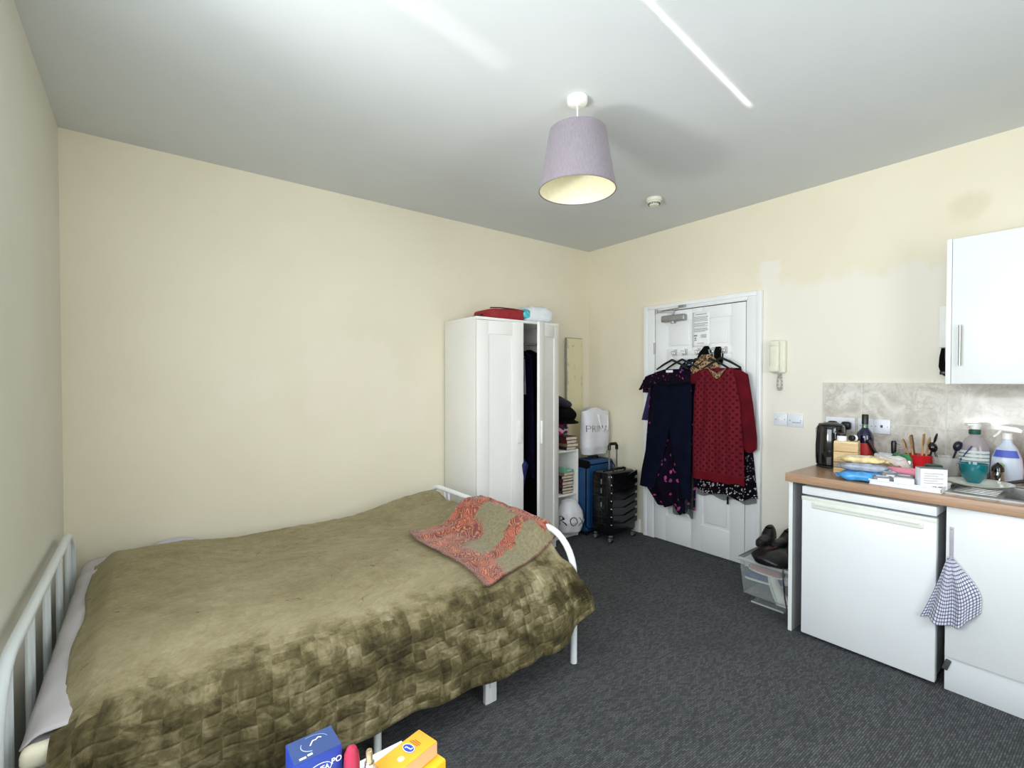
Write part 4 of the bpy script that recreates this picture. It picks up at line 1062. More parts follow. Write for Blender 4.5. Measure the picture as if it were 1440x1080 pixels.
# base cupboard
t = thing('base_cupboard', 'white sink base cupboard to the right of the fridge', 'cupboard', (KX, .505, 0))
mb = MB(); mb.bb(.02, .70, -.018, 0, .15, .834).bb(.02, .70, -1.1, -1.08, .15, .834).bb(.02, .70, -1.08, -.018, .15, .168).bb(.69, .70, -1.08, -.018, .168, .834)
mb.build('carcass', M['white_lam'], t)
mb = MB(); mb.bb(0, .018, -.555, -.002, .155, .828, .0015); d = mb.build('door', M['white_lam'], t)
MB().bb(0, .018, -1.1, -.559, .155, .828, .0015).build('door', M['white_lam'], t)
mb = MB(); mb.bb(.014, .030, -1.1, 0, 0, .15, .001); mb.build('plinth', M['plinth'], t, loc=(0, 0, 0))
mb = MB(); mb.box((.010, -.008, .115), (.012, .02, .05), (.3, 0, 0), .004); mb.build('plinth_end', M['dark_grey'], t)
# sink
t = thing('kitchen_sink', 'stainless steel inset sink with ridged drainer in the worktop', 'sink', (0, 0, .88))
mb = MB(); r0, r1 = .001, .006
X0, X1, Y0_, Y1_ = 2.86, 3.29, -.16, .53
for (a0, a1, b0, b1) in ((X0, SX0+.006, Y0_, Y1_), (SX1-.006, X1, Y0_, Y1_), (SX0+.006, SX1-.006, SY1-.006, Y1_), (SX0+.006, SX1-.006, Y0_, SY0+.006)): mb.bb(a0, a1, b0, b1, r0, r0+.003)
rim = [(X0+.004, Y0_+.004), (X1-.004, Y0_+.004), (X1-.004, Y1_-.004), (X0+.004, Y1_-.004)]
mb.tube([(a_, b_, .004) for a_, b_ in rim], .004, 6, True)
mb.build('rim', M['steel'], t)
mb = MB()
for k in range(7): mb.bb(SX0+.02+k*.042, SX0+.032+k*.042, SY1+.012, Y1_-.03, .0035, .0075, .002)
mb.build('drainer_ridges', M['steel'], t)
mb = MB(); e0, e1, f0, f1 = SX0+.004, SX1-.004, SY0+.004, SY1-.004
mb.bb(e0, e0+.003, f0, f1, -.16, .003).bb(e1-.003, e1, f0, f1, -.16, .003).bb(e0, e1, f0, f0+.003, -.16, .003).bb(e0, e1, f1-.003, f1, -.16, .003).bb(e0, e1, f0, f1, -.163, -.16)
mb.build('bowl', M['steel'], t)
# wall cupboard
t = thing('wall_cupboard', 'white wall cupboard with a steel bar handle above the worktop', 'cupboard', (3.25, .59, 1.372))
mb = MB(); WH = .735
mb.bb(0, WX1-3.25-.001, -.02, 0, 0, WH, .001).bb(.02, WX1-3.25-.001, -1.1, -.02, 0, .018).bb(.02, WX1-3.25-.001, -1.1, -.02, WH-.018, WH).bb(.02, WX1-3.25-.001, -1.1, -1.082, .018, WH-.018); mb.build('carcass', M['white_lam'], t)
for a_, b_ in ((-.60, -.022), (-1.1, -.604)):
    d = MB().bb(0, .018, a_, b_, .002, WH-.002, .0015).build('door', M['white_lam'], t)
    if a_ > -.7:
        mb = MB(); mb.tube([(-.022, -.057, .092), (-.022, -.057, .295)], .006, 10); mb.tube([(-.022, -.057, .105), (0, -.057, .105)], .004, 8).tube([(-.022, -.057, .282), (0, -.057, .282)], .004, 8); mb.build('handle', M['steel'], d)
# white box and strap behind the cupboard
t = thing('wall_box', 'white box on the wall half hidden behind the wall cupboard', 'electrical box', (WX1, .63, 1.572))
mb = MB(); mb.bb(-.075, -.001, -.035, .035, 0, .228, .004); mb.build('casing', M['white_plastic'], t)
mb = MB(); mb.bb(-.0775, -.0755, -.03, .03, .01, .218, .001); mb.build('lid', M['white_plastic'], t)
t = thing('hanging_strap', 'short black strap hanging below the white wall box', 'strap', (WX1-.04, .652, 1.42))
mb = MB(); mb.tube([(0, 0, .150), (0, .004, .10), (0, .004, .05), (0, -.008, .012), (0, -.022, .0)], [.008, .012, .015, .017, .013], 8, flat=.5); mb.build('band', M['black_fabric'], t)
mb = MB(); mb.box((.0, -.002, .012), (.02, .03, .02), None, .004); mb.build('end_tab', M['black_plastic'], t)
# splashback
mb = MB(); mb.bb(WX1-.010, WX1-.0005, -.62, 1.255, .8815, 1.376, .002); struct(mb.build('trim_1', M['tiles']))
# sockets
TX = WX1-.0105
t = plate('white double socket with two black plugs above the worktop', 1.154, 1.108, .164, 'wall_socket', 'socket', TX)
for dy in (-.04, .04):
    for a_, b_, hh in ((0, .012, .004), (-.011, -.008, .0025), (.011, -.008, .0025)): MB().bb(-.0115, -.0095, dy+a_-.003, dy+a_+.003, b_-hh, b_+hh).build('slot', M['dark_grey'], t)
    MB().bb(-.0135, -.0095, dy-.006, dy+.006, .026, .038, .001).build('rocker', M['white_plastic'], t)
t = plate('white blank plate behind the wine bottle on the tiles', 1.013, 1.108, .086, 'switch_plate', 'switch', TX); screws(t, .086)
MB().bb(-.0145, -.0095, -.01, .01, -.018, .018, .002).build('rocker', M['white_plastic'], t)
t = plate('white cooker switch with a dark neon on the tiles, right of the bottle', .934, 1.108, .086, 'switch_plate', 'switch', TX); screws(t, .086)
MB().bb(-.0125, -.0095, -.006, .006, -.006, .010, .001).build('neon', M['dark_grey'], t)
def make_plug(label, y):
    t = thing('plug', label, 'plug', (TX-.0105, y, 1.10), group='black plugs in the double socket')
    mb = MB(); mb.bb(-.042, -.0015, -.026, .026, -.022, .028, .014, seg=4); mb.build('body', M['black_plastic'], t)
    mb = MB(); mb.tube([(-.025, 0, -.02), (-.03, .002, -.06), (-.02, .008, -.12), (-.012, .02, -.20), (-.02, .03, -.2125)], .0035, 6); mb.build('flex', M['black_plastic'], t); return t
make_plug('black plug with its flex showing, in the right socket of the double', 1.112)
make_plug('black plug half hidden behind the kettle in the double socket', 1.188)

# ------------------------------------------------------------------ counter-top things
WZ = .8805
t = thing('kettle', 'tall glossy black kettle at the end of the worktop', 'kettle', (3.20, 1.085, WZ), .9)
mb = MB(); mb.lathe([(0, .012), (.066, .012), (.074, .02), (.077, .06), (.077, .13), (.073, .20), (.070, .236), (.066, .244), (0, .246)], seg=36); mb.build('body', M['black_gloss'], t)
mb = MB(); mb.lathe([(0, 0), (.07, 0), (.073, .006), (.070, .0115), (0, .0115)], seg=32); mb.build('base', M['black_plastic'], t)
mb = MB(); mb.lathe([(0, .262), (.03, .261), (.060, .252), (.064, .2465), (0, .2465)], seg=32); mb.build('lid', M['black_plastic'], t)
mb = MB(); mb.tube([(.06, 0, .235), (.095, 0, .238), (.118, 0, .215), (.120, 0, .15), (.110, 0, .09), (.075, 0, .06)], [.012, .014, .013, .012, .012, .010], 10); mb.build('handle', M['black_plastic'], t)
mb = MB(); mb.prism([(-.03, 0), (.03, 0), (.0, .03)], .03, (-.066, .0, .205), (0, 1, 0), (-.5, 0, .85)); mb.build('spout', M['black_gloss'], t)
mb = MB(); mb.tube([(.0, -.075, .055), (-.01, -.085, .05), (-.0, -.092, .048)], .006, 6); mb.build('switch', M['black_plastic'], t)
mb = MB(); mb.ell((-.077*.86, -.077*.5, .06), (.004, .012, .004), 12, 8); mb.build('indicator_light', M['red_plastic'], t)

t = thing('wooden_box', 'pale slatted wooden box standing next to the black kettle', 'box', (3.08, .965, WZ), .20)
mb = MB()
for k, (z0, z1) in enumerate(((0, .03), (.032, .060), (.062, .118), (.120, .165))):
    m_ = 1 if k == 1 else 0
    mb.bb(-.055, -.049, -.055, .055, z0, z1, .001, m_); mb.bb(.049, .055, -.055, .055, z0, z1, .001, m_); mb.bb(-.049, .049, -.055, -.049, z0, z1, .001, m_); mb.bb(-.049, .049, .049, .055, z0, z1, .001, m_)
mb.build('slat_sides', [M['crate_wood'], M['crate_dark']], t)
MB().bb(-.054, .054, -.054, .054, .1655, .174, .001).build('lid', simple('pale_lid_wood', C(224,206,168), .6, var=.08), t)
t = thing('spice_jar', 'small jar with white label and black lid on the wooden box', 'jar', (3.065, .985, WZ+.1745))
mb = MB(); mb.lathe([(0, 0), (.021, 0), (.023, .004), (.023, .024), (.019, .028), (0, .028)]); mb.build('glass', M['white_card'], t)
mb = MB(); mb.lathe([(0, .0285), (.02, .0285), (.02, .040), (0, .040)]); mb.build('lid', M['black_plastic'], t)
t = thing('spice_tin', 'small black and white tin lying on the wooden box', 'tin', (3.10, .938, WZ+.1745), -.5)
mb = MB(); mb.cyl((-.022, 0, .017), .0165, .044, (1, 0, 0), bev=.002); mb.build('tin', M['black_plastic'], t)
mb = MB(); mb.cyl((-.006, 0, .017), .0169, .014, (1, 0, 0)); mb.build('label_band', M['white_card'], t)

t = thing('wine_bottle', 'dark bottle with black capsule and red label behind the wooden box', 'bottle', (3.44, .985, WZ))
mb = MB(); mb.lathe([(0, 0), (.040, 0), (.044, .005), (.044, .165), (.040, .19), (.022, .215), (.016, .225), (0, .225)], seg=32); mb.build('body', M['bottle_dark'], t)
mb = MB(); mb.lathe([(.0165, .224), (.0155, .252), (0, .252)], seg=24); mb.build('neck', M['green_glass'], t)
mb = MB(); mb.lathe([(.0172, .246), (.0172, .302), (.015, .305), (0, .305)], seg=24); mb.build('capsule', M['black_plastic'], t)
mb = MB(); mb.lathe([(.0447, .02), (.0449, .02), (.0449, .135), (.0447, .135)], seg=32); mb.build('label', M['label_red'], t)
t = thing('squash_bottle', 'small red labelled bottle in front of the dark wine bottle', 'bottle', (3.30, 1.005, WZ))
mb = MB(); mb.lathe([(0, 0), (.026, 0), (.028, .004), (.028, .13), (.015, .155), (0, .155)]); mb.build('body', M['red_plastic'], t)
mb = MB(); mb.lathe([(0, .1555), (.016, .1555), (.016, .175), (0, .175)]); mb.build('cap', M['dark_red'], t)
mb = MB(); mb.lathe([(.0284, .06), (.0286, .06), (.0286, .10), (.0284, .10)]); mb.build('label', M['label_pale'], t)

t = thing('white_holder', 'white box holder with black-handled tools behind the food packets', 'holder', (3.40, .865, WZ))
mb = MB(); mb.bb(-.045, -.042, -.05, .05, 0, .085, .001).bb(.042, .045, -.05, .05, 0, .085, .001).bb(-.042, .042, -.05, -.047, 0, .085, .001).bb(-.042, .042, .047, .05, 0, .085, .001).bb(-.042, .042, -.047, .047, 0, .003); mb.build('box', M['white_card'], t)
t = thing('knife', 'black-handled knife leaning out of the white holder', 'knife', (3.40, .885, WZ+.004), rot=(-.45, 0, 0))
mb = MB(); mb.bb(-.001, .001, -.012, .012, .0, .08, .0004); mb.build('blade', M['steel'], t)
mb = MB(); mb.bb(-.008, .008, -.011, .011, .078, .17, .005, seg=3); mb.build('handle', M['black_plastic'], t)
t = thing('corkscrew', 'upright black handle with wire coil in the white holder', 'corkscrew', (3.40, .835, WZ+.004))
mb = MB(); mb.lathe([(0, .085), (.010, .085), (.012, .10), (.013, .15), (.009, .16), (0, .161)]); mb.build('handle', M['black_plastic'], t)
mb = MB(); mb.tube([(.0, -.02-.012*(1 if k % 2 else -1)*.8, .09+k*.007) for k in range(9)], .002, 5); mb.tube([(0, 0, 0), (0, 0, .086)], .003, 6); mb.build('coil', M['black_plastic'], t)

def pillow_pack(name, label, cat, loc, rot, size, mat, bands=(), seal=True):
    t = thing(name, label, cat, loc, rot=rot)
    a, b, c = (q/2 for q in size); sd = random.random()*20
    mb = MB(); superbox(mb, (0, 0, c), (a, b, c), .55, 36, 18, disp=lambda p: Vector((p.x, p.y*(1+.05*nz(p.x*30, 0, sd)), max(-c, p.z*(1-.55*abs(p.x/a)**4)+.34*c*nz(p.x*38, p.y*38, sd)+.12*c*nz(p.x*90, p.y*90, sd))))); mb.build('wrapper', mat, t)
    if seal:
        for s_ in (-1, 1):
            mb = MB(); mb.grid(lambda u, v: (s_*(a*.96+.018*u), (v-.5)*2*b*.85, c*.8+.002*math.sin(v*40)), 2, 16); mb.build('end_seal', mat, t, solid=.0012)
    for (x0, x1, m_) in bands:
        mb = MB(); mb.grid(lambda u, v: (x0+(x1-x0)*u, (v-.5)*2*b*.78, 2*c*(1-.55*abs((x0+(x1-x0)*u)/a)**4)*.995+.0015-.9*c*abs(2*v-1)**5), 6, 14); mb.build('printed_panel', m_, t)
    return t
pillow_pack('food_packet', 'blue plastic packet lying flat at the worktop front', 'packet', (2.90, .835, WZ), (0, 0, -1.25), (.21, .13, .046), M['blue_plastic_film'])
pillow_pack('food_packet', 'grey lilac plastic packet lying on top of the blue one', 'packet', (2.94, .845, WZ+.043), (0, 0, -1.35), (.20, .12, .042), M['lilac_film'])
pillow_pack('food_packet', 'cream and brown wrapped packet on top of the packet pile', 'packet', (2.955, .855, WZ+.082), (0, 0, -1.3), (.19, .10, .034), M['cream_film'], ((-.07, .03, M['white_card']),))
pillow_pack('food_packet', 'brown crinkled packet leaning between pile and red pot', 'packet', (3.07, .80, WZ), (0, .0, -1.0), (.16, .10, .075), M['brown_film'])
t = pillow_pack('food_packet', 'white packet with red lettering lying above the pink roll', 'packet', (3.20, .80, WZ), (0, 0, -1.2), (.17, .10, .095), simple('white_pack_film', C(226,214,210), .3, var=.12, scale=40), ((-.04, .05, M['white_card']),))
t = pillow_pack('food_packet', 'green and white packet leaning beside the red utensil pot', 'packet', (3.34, .785, WZ), (0, 0, -.9), (.09, .07, .10), M['green_film'])
# tray with small boxes
t = thing('tray', 'shallow white tray of sachets at the front edge of the worktop', 'tray', (2.915, .655, WZ))
mb = MB(); a, b = .09, .135
mb.bb(-a, a, -b, b, 0, .004, .001)
for q in ((-a, -a+.004, -b, b), (a-.004, a, -b, b), (-a, a, -b, -b+.004), (-a, a, b-.004, b)): mb.bb(*q, .003, .022, .001)
mb.tube([(-a, -b, .022), (a, -b, .022), (a, b, .022), (-a, b, .022)], .004, 6, True); mb.build('tray', M['white_card'], t)
t = thing('paper_box', 'white carton with faint grey print standing at the tray end', 'box', (2.905, .572, WZ+.005), -.62)
mb = MB(); mb.bb(-.05, .05, -.030, .030, 0, .095, .002); mb.build('carton', M['white_card'], t)
mb = MB()
for k in range(5): mb.bb(-.038, .034-.02*(k % 2), -.0306, -.0301, .072-k*.011, .0745-k*.011)
mb.bb(-.005, .01, -.0306, -.0301, .008, .016).bb(.016, .036, -.0306, -.0301, .008, .016)
mb.build('print', M['ink_grey'], t); MB().bb(-.0495, .0495, -.0295, .0295, .0952, .0965, .0004).build('flap', M['grey_card'], t)
t.rotation_euler = (0, 0, -PI/2+.55)
def sachet(label, x, y, z, rz, m1, m2, sz=(.07, .045, .02)):
    t = thing('sachet_box', label, 'sachet box', (x, y, z), rz, group='small boxes on the white tray')
    MB().bb(-sz[0]/2, sz[0]/2, -sz[1]/2, sz[1]/2, 0, sz[2], .002).build('carton', m1, t)
    mb = MB(); mb.bb(-sz[0]*.3, sz[0]*.3, -sz[1]/2-.0008, -sz[1]/2-.0002, sz[2]*.2, sz[2]*.8).bb(-sz[0]*.35, sz[0]*.3, -sz[1]*.3, sz[1]*.3, sz[2]+.0003, sz[2]+.001); mb.build('label', m2, t); return t
sachet('white labelled sachet box at the tray front, furthest from the carton', 2.862, .745, WZ+.005, -1.2, M['grey_card'], M['white_card'], (.075, .045, .035))
sachet('white sachet box at the tray front next to the carton', 2.862, .662, WZ+.005, -1.35, M['white_card'], M['notice'], (.075, .045, .038))
sachet('dark sachet box behind the front sachets on the tray', 2.925, .735, WZ+.005, -.9, M['grey_card'], M['white_card'], (.08, .05, .05))
sachet('silver sachet box at the middle of the tray', 2.93, .675, WZ+.005, -1.5, M['grey_card'], M['notice'], (.07, .045, .042))
t = thing('pink_roll', 'pink wrapped biscuit roll lying across behind the tray', 'biscuit roll', (3.03, .70, WZ+.0), rot=(0, 0, -1.25))
mb = MB(); mb.cyl((-.07, 0, .045), .024, .13, (1, 0, .0), bev=.004, seg=22); mb.build('wrapper', M['pink_film'], t)
mb = MB(); mb.cyl((.0602, 0, .045), .012, .01, (1, 0, 0)).cyl((-.0802, 0, .045), .012, .01, (1, 0, 0)); mb.build('twist', M['cream_film'], t)
mb = MB(); mb.bb(-.065, .055, -.02, .02, 0, .02, .003); mb.build('tray_base', M['pink_film'], t)
# red pot of wooden spoons
PX, PY = 3.40, .725
t = thing('utensil_pot', 'bright red pot full of wooden spoons', 'pot', (PX, PY, WZ))
mb = MB(); mb.lathe([(0, 0), (.052, 0), (.056, .004), (.060, .094), (.0625, .098), (.058, .099), (.0535, .01), (0, .008)], seg=36); mb.build('pot', M['red_plastic'], t)
def utensil(label, kind, px, py, ang, tilt, mat, L=.17, group=None, name='wooden_spoon', cat='spoon'):
    t = thing(name, label, cat, (px, py, WZ+.012), group=group); R = Euler((0, tilt, ang)).to_matrix()
    f = lambda p: R@Vector(p)
    mb = MB(); mb.tube([f((0, 0, 0)), f((0, 0, L*.7))], .005, 8); mb.build('handle', mat, t)
    mb = MB()
    Rw = Euler((0, 0, 0)).to_matrix()
    if kind == 'spoon': mb.ell(f((0, 0, L*.86)), (1, 1, 1), 16, 10, R=R, disp=lambda p: Vector((p.x*.006, p.y*.02, p.z*.03)))
    elif kind == 'spatula':
        pl = [(-.010, 0), (.010, 0), (.022, .02), (.024, .07), (-.024, .07), (-.022, .02)]
        O = f((-.002, 0, L*.68)); mb.prism(pl, .004, O, R@Vector((0, 1, 0)), R@Vector((0, 0, 1)))
    elif kind == 'ladle': mb.ell(f((0, 0, L*.85)), (1, 1, 1), 18, 12, R=R, disp=lambda p: Vector((p.x*.02, p.y*.028, p.z*.028)))
    mb.build('head', mat, t); return t
gsp = 'wooden utensils in the red pot'
utensil('wooden spoon leaning furthest towards the kettle in the red pot', 'spoon', PX, PY+.018, PI/2, .30, M['wood_pale'], .17, gsp)
utensil('flat wooden spatula at the front of the red pot', 'spatula', PX-.02, PY+.01, PI/2, .12, M['wood_pale'], .17, gsp, 'wooden_spatula', 'spatula')
utensil('tall wooden spatula in the middle of the red pot', 'spatula', PX-.005, PY-.012, -PI/2, .06, M['wood_pale'], .195, gsp, 'wooden_spatula', 'spatula')
utensil('wooden spoon at the sink side of the red pot', 'spoon', PX+.012, PY-.02, -PI/2, .14, M['wood_pale'], .185, gsp)
utensil('dark brown wooden spatula behind the pale spoons', 'spatula', PX+.02, PY+.008, PI/2, .15, simple('dark_wood', C(110,70,48), .6), .18, gsp, 'wooden_spatula', 'spatula')
utensil('black nylon whisk handle at the back of the red pot', 'spoon', PX+.02, PY-.028, -PI/2, .22, M['black_plastic'], .215, None, 'black_utensil', 'utensil')
# clear tub of blue utensils
QX, QY = 3.41, .61
t = thing('utensil_tub', 'clear plastic tub holding dark blue kitchen utensils', 'tub', (QX, QY, WZ))
mb = MB(); mb.lathe([(0, 0), (.048, 0), (.052, .004), (.058, .098), (.060, .1), (.056, .1), (.049, .008), (0, .006)], seg=32); mb.build('tub', M['clear_tub'], t)
utensil('dark ladle leaning towards the red pot in the clear tub', 'ladle', QX-.01, QY+.012, PI/2, .30, M['black_gloss'], .165, None, 'ladle', 'ladle')
utensil('dark blue slotted turner in the middle of the clear tub', 'ladle', QX+.01, QY-.006, -PI/2, .25, M['dark_utensil'], .18, None, 'slotted_turner', 'turner')
utensil('bright blue spatula leaning out of the clear tub', 'spatula', QX, QY-.012, -PI/2, .52, M['blue_utensil'], .165, None, 'blue_spatula', 'spatula')
t = thing('dark_jar', 'small jar with dark green lid behind the white carton', 'jar', (3.09, .60, WZ))
mb = MB(); mb.lathe([(0, 0), (.033, 0), (.036, .005), (.036, .062), (.03, .072), (0, .072)]); mb.build('glass', M['clear_glass'], t)
mb = MB(); mb.lathe([(0, .0725), (.034, .0725), (.034, .09), (.03, .093), (0, .093)]); mb.build('lid', M['dark_green'], t)
t = thing('glass_shaker', 'small clear glass shaker in front of the red pot', 'shaker', (3.265, .735, WZ))
mb = MB(); mb.lathe([(0, 0), (.018, 0), (.02, .004), (.016, .06), (0, .06)]); mb.build('glass', M['clear_glass'], t)
mb = MB(); mb.lathe([(0, .0605), (.0165, .0605), (.014, .075), (0, .077)]); mb.build('cap', M['chrome'], t)
# washing up things
t = thing('soap_bottle', 'large clear washing-up bottle with green collar and white pump', 'bottle', (3.44, .505, WZ))
mb = MB(); mb.lathe([(0, 0), (.052, 0), (.060, .008), (.062, .09), (.058, .16), (.036, .205), (.020, .218), (.018, .228), (0, .228)], seg=36, sx=.75); mb.build('bottle', M['soap_clear'], t)
mb = MB(); mb.lathe([(0, .004), (.05, .004), (.057, .01), (.058, .09), (.055, .15), (.047, .17), (0, .17)], seg=32, sx=.72); mb.build('liquid', M['soap_liquid'], t)
mb = MB(); mb.lathe([(0, .2285), (.023, .2285), (.024, .232), (.024, .252), (0, .254)], seg=24); mb.build('collar', M['green_collar'], t)
mb = MB(); mb.lathe([(0, .2545), (.018, .2545), (.022, .268), (.018, .285), (0, .287)], seg=20); mb.box((-.012, .012, .278), (.03, .045, .012), (0, 0, .6), .004); mb.build('cap', M['white_plastic'], t)
mb = MB()
for k in range(5): mb.grid(lambda u, v: (-.0475*math.sin(PI*(.12+.76*u)), -.0632*math.cos(PI*(.12+.76*u)), .145-k*.019-.013*v), 16, 1)
mb.build('label', M['label_pale'], t)
t = thing('spray_bottle', 'pale trigger spray bottle with white head behind the sink', 'bottle', (3.43, .385, WZ))
mb = MB(); mb.lathe([(0, 0), (.052, 0), (.058, .008), (.060, .06), (.055, .12), (.038, .17), (.020, .195), (.018, .215), (0, .215)], seg=32, sx=.6); mb.build('bottle', M['spray_body'], t)
mb = MB(); mb.lathe([(0, .2155), (.02, .2155), (.018, .245), (0, .245)], seg=20)
mb.prism([(-.045, .262), (.05, .25), (.055, .262), (.035, .276), (-.03, .284), (-.05, .276)], .024, (.012, 0, 0), (0, -1, 0), (0, 0, 1)); mb.build('trigger_head', M['white_plastic'], t)
mb = MB(); mb.tube([(0, .022, .262), (0, .032, .24), (0, .048, .222)], [.007, .006, .005], 8, flat=.8); mb.build('trigger', M['white_plastic'], t)
mb = MB(); mb.grid(lambda u, v: (-.0385*math.sin(PI*(.2+.6*u))*(1-.22*v), -.064*math.cos(PI*(.2+.6*u))*(1-.22*v)*.9, .125+.035*v), 14, 2); mb.build('blue_label', M['label_blue'], t)
mb = MB(); mb.ell((-.0345, .022, .078), (.004, .02, .02), 16, 10); mb.build('green_emblem', M['label_green'], t)
t = thing('plate', 'pale plate lying on the sink drainer under the teal bowl', 'plate', (3.12, .442, WZ+.008))
mb = MB(); mb.lathe([(0, 0), (.055, 0), (.075, .004), (.118, .018), (.122, .021), (.116, .022), (.075, .008), (0, .006)], seg=48); mb.build('plate', M['plate'], t)
mb = MB(); mb.lathe([(.1165, .0222), (.119, .0226), (.1215, .0214)], seg=48); mb.build('rim_band', simple('plate_rim', C(196,196,176), .3), t)
t = thing('bowl', 'glossy teal bowl upside down on the pale plate', 'bowl', (3.16, .452, WZ+.0155))
mb = MB(); mb.lathe([(0, .0), (.030, .0), (.034, .006), (.055, .028), (.066, .06), (.068, .092), (.065, .093), (.061, .06), (.05, .03), (.03, .012), (0, .01)], seg=40); mb.build('bowl', M['teal_bowl'], t)
t['label'] = 'glossy teal bowl sitting on the pale plate'; t.scale = (.80, .80, 1); t.location = (3.175, .468, WZ+.0155)
t = thing('pepper_mill', 'small chrome domed shaker beside the teal bowl', 'shaker', (3.335, .405, WZ))
mb = MB(); mb.lathe([(0, 0), (.024, 0), (.025, .004), (.024, .06), (0, .06)], seg=24); mb.build('body', M['chrome'], t)
mb = MB(); mb.lathe([(0, .0605), (.025, .0605), (.024, .078), (.014, .095), (.005, .10), (0, .106)], seg=24); mb.build('dome', M['black_gloss'], t)
t = thing('washing_brush', 'black-handled washing-up brush lying across the sink', 'brush', (3.262, .385, WZ+.012))
mb = MB(); mb.tube([(0, 0, 0), (0.01, -.06, .018), (.02, -.13, .042), (.03, -.2, .06)], [.006, .008, .009, .008], 8); mb.build('handle', M['black_plastic'], t)
mb = MB(); mb.ell((-.002, .01, 0), (.012, .018, .008), 12, 8); mb.build('head', M['black_plastic'], t)
t = thing('red_bottle', 'red bottle at the right edge beside the spray bottle', 'bottle', (3.45, .285, WZ))
mb = MB(); mb.lathe([(0, 0), (.04, 0), (.044, .006), (.044, .10), (0, .10)], seg=28); mb.build('base', M['peach'], t)
mb = MB(); mb.lathe([(0, .1005), (.043, .1005), (.04, .18), (.02, .215), (.018, .24), (0, .24)], seg=28); mb.build('body', M['red_plastic'], t)

# towel on a stick-on hook
t = thing('towel_hook', 'grey stick-on hook strip fixed on the cupboard door', 'hook', (KX, .484, .60))
mb = MB(); mb.bb(-.004, -.0005, -.007, .007, .0, .14, .002); mb.tube([(-.004, 0, .012), (-.012, 0, .004), (-.02, 0, .01)], .004, 6); mb.build('strip', simple('grey_plastic_strip', C(176,172,184), .4), t)
mb = MB(); mb.cyl((-.0045, 0, .13), .003, .002, (-1, 0, 0), seg=10); mb.build('screw', M['grey_metal'], t)
t = thing('tea_towel', 'blue and white checked tea towel hanging from the cupboard hook', 'tea towel', (KX-.022, .484, .60))
def towel(u, v):
    # u across (0 = fridge side), v down
    q = u*2-1
    hl = .010+.090*v; hr = .010+.100*sstep(-.25, .75, v)*.98-.012
    y = -q*(hr if q > 0 else hl)-.004*math.sin(v*3)
    zb = -.283+(.072*q**2 if q > 0 else -.016*abs(q))-.012*math.cos(q*3)
    z = zb*v+.004*(1-v)
    fold = .013*math.sin(q*7+1)*sstep(0, .5, v)+.008*math.sin(q*15)*v-.016*(1-abs(q)**2)*sstep(0, .3, v)
    return (min(.012, fold*.8-.004), y, z+.006*math.sin(q*9+v*2)*v)
mb = MB(); mb.grid(towel, 60, 50, uvf=lambda u, v: (u*.36, v*.30)); mb.build('cloth', M['gingham'], t, solid=.003, sharp=0)
mb = MB(); mb.tube([(.008*math.cos(a), .008*math.sin(a), .002+.006*math.sin(a*2)) for a in [2*PI*k/12 for k in range(12)]], .003, 6, True); mb.build('gather', M['lilac_cloth'], t)

# ------------------------------------------------------------------ crate of shoes
CX, CY, CW, CD, CH = 3.04, 1.22, .42, .32, .24       # x0, y0, size x, size y
t = thing('storage_crate', 'clear plastic crate full of shoes on the carpet by the door', 'crate', (CX, CY, 0))
zc = .018; mb = MB(); T_ = .004; tp = .02
def wallq(a0, b0, a1, b1):
    # tapered side between two top corners
    cx_, cy_ = CW/2, CD/2
    k = 1-tp*2
    p = [(a0, b0, CH), (a1, b1, CH), (cx_+(a1-cx_)*.9, cy_+(b1-cy_)*.9, zc), (cx_+(a0-cx_)*.9, cy_+(b0-cy_)*.9, zc)]
    mb.grid(lambda u, v: Vector(p[0]).lerp(Vector(p[1]), u).lerp(Vector(p[3]).lerp(Vector(p[2]), u), v), 8, 6)
for q in ((0, 0, CW, 0), (CW, 0, CW, CD), (CW, CD, 0, CD), (0, CD, 0, 0)): wallq(*q)
mb.bb(CW*.05, CW*.95, CD*.05, CD*.95, zc, zc+.004); bmesh.ops.remove_doubles(mb.bm, verts=mb.bm.verts[:], dist=1e-4)
mb.build('body', M['clear_plastic'], t, solid=.003)
mb = MB(); mb.tube([(-.005, -.005, CH), (CW+.005, -.005, CH), (CW+.005, CD+.005, CH), (-.005, CD+.005, CH)], .008, 8, True, flat=1.4); mb.build('rim', M['clear_rim'], t)
mb = MB(); mb.tube([(.004, CD+.008, CH+.006), (CW*.5, CD+.010, CH+.010), (CW, CD+.008, CH+.006)], .007, 6); mb.build('handle_bar', simple('grey_clip', C(110,104,112), .5), t)
t = thing('crate_lid', 'loose clear plastic lid under the shoe crate', 'crate lid', (2.985, 1.245, 0))
mb = MB(); mb.bb(0, .10, 0, .20, .001, .013, .004).bb(.1, .40, .01, .24, .001, .011, .003); mb.build('panel', M['clear_plastic'], t)
mb = MB(); mb.tube([(.005, .005, .010), (.005, .195, .010)], .005, 6); mb.build('rim', M['clear_rim'], t)
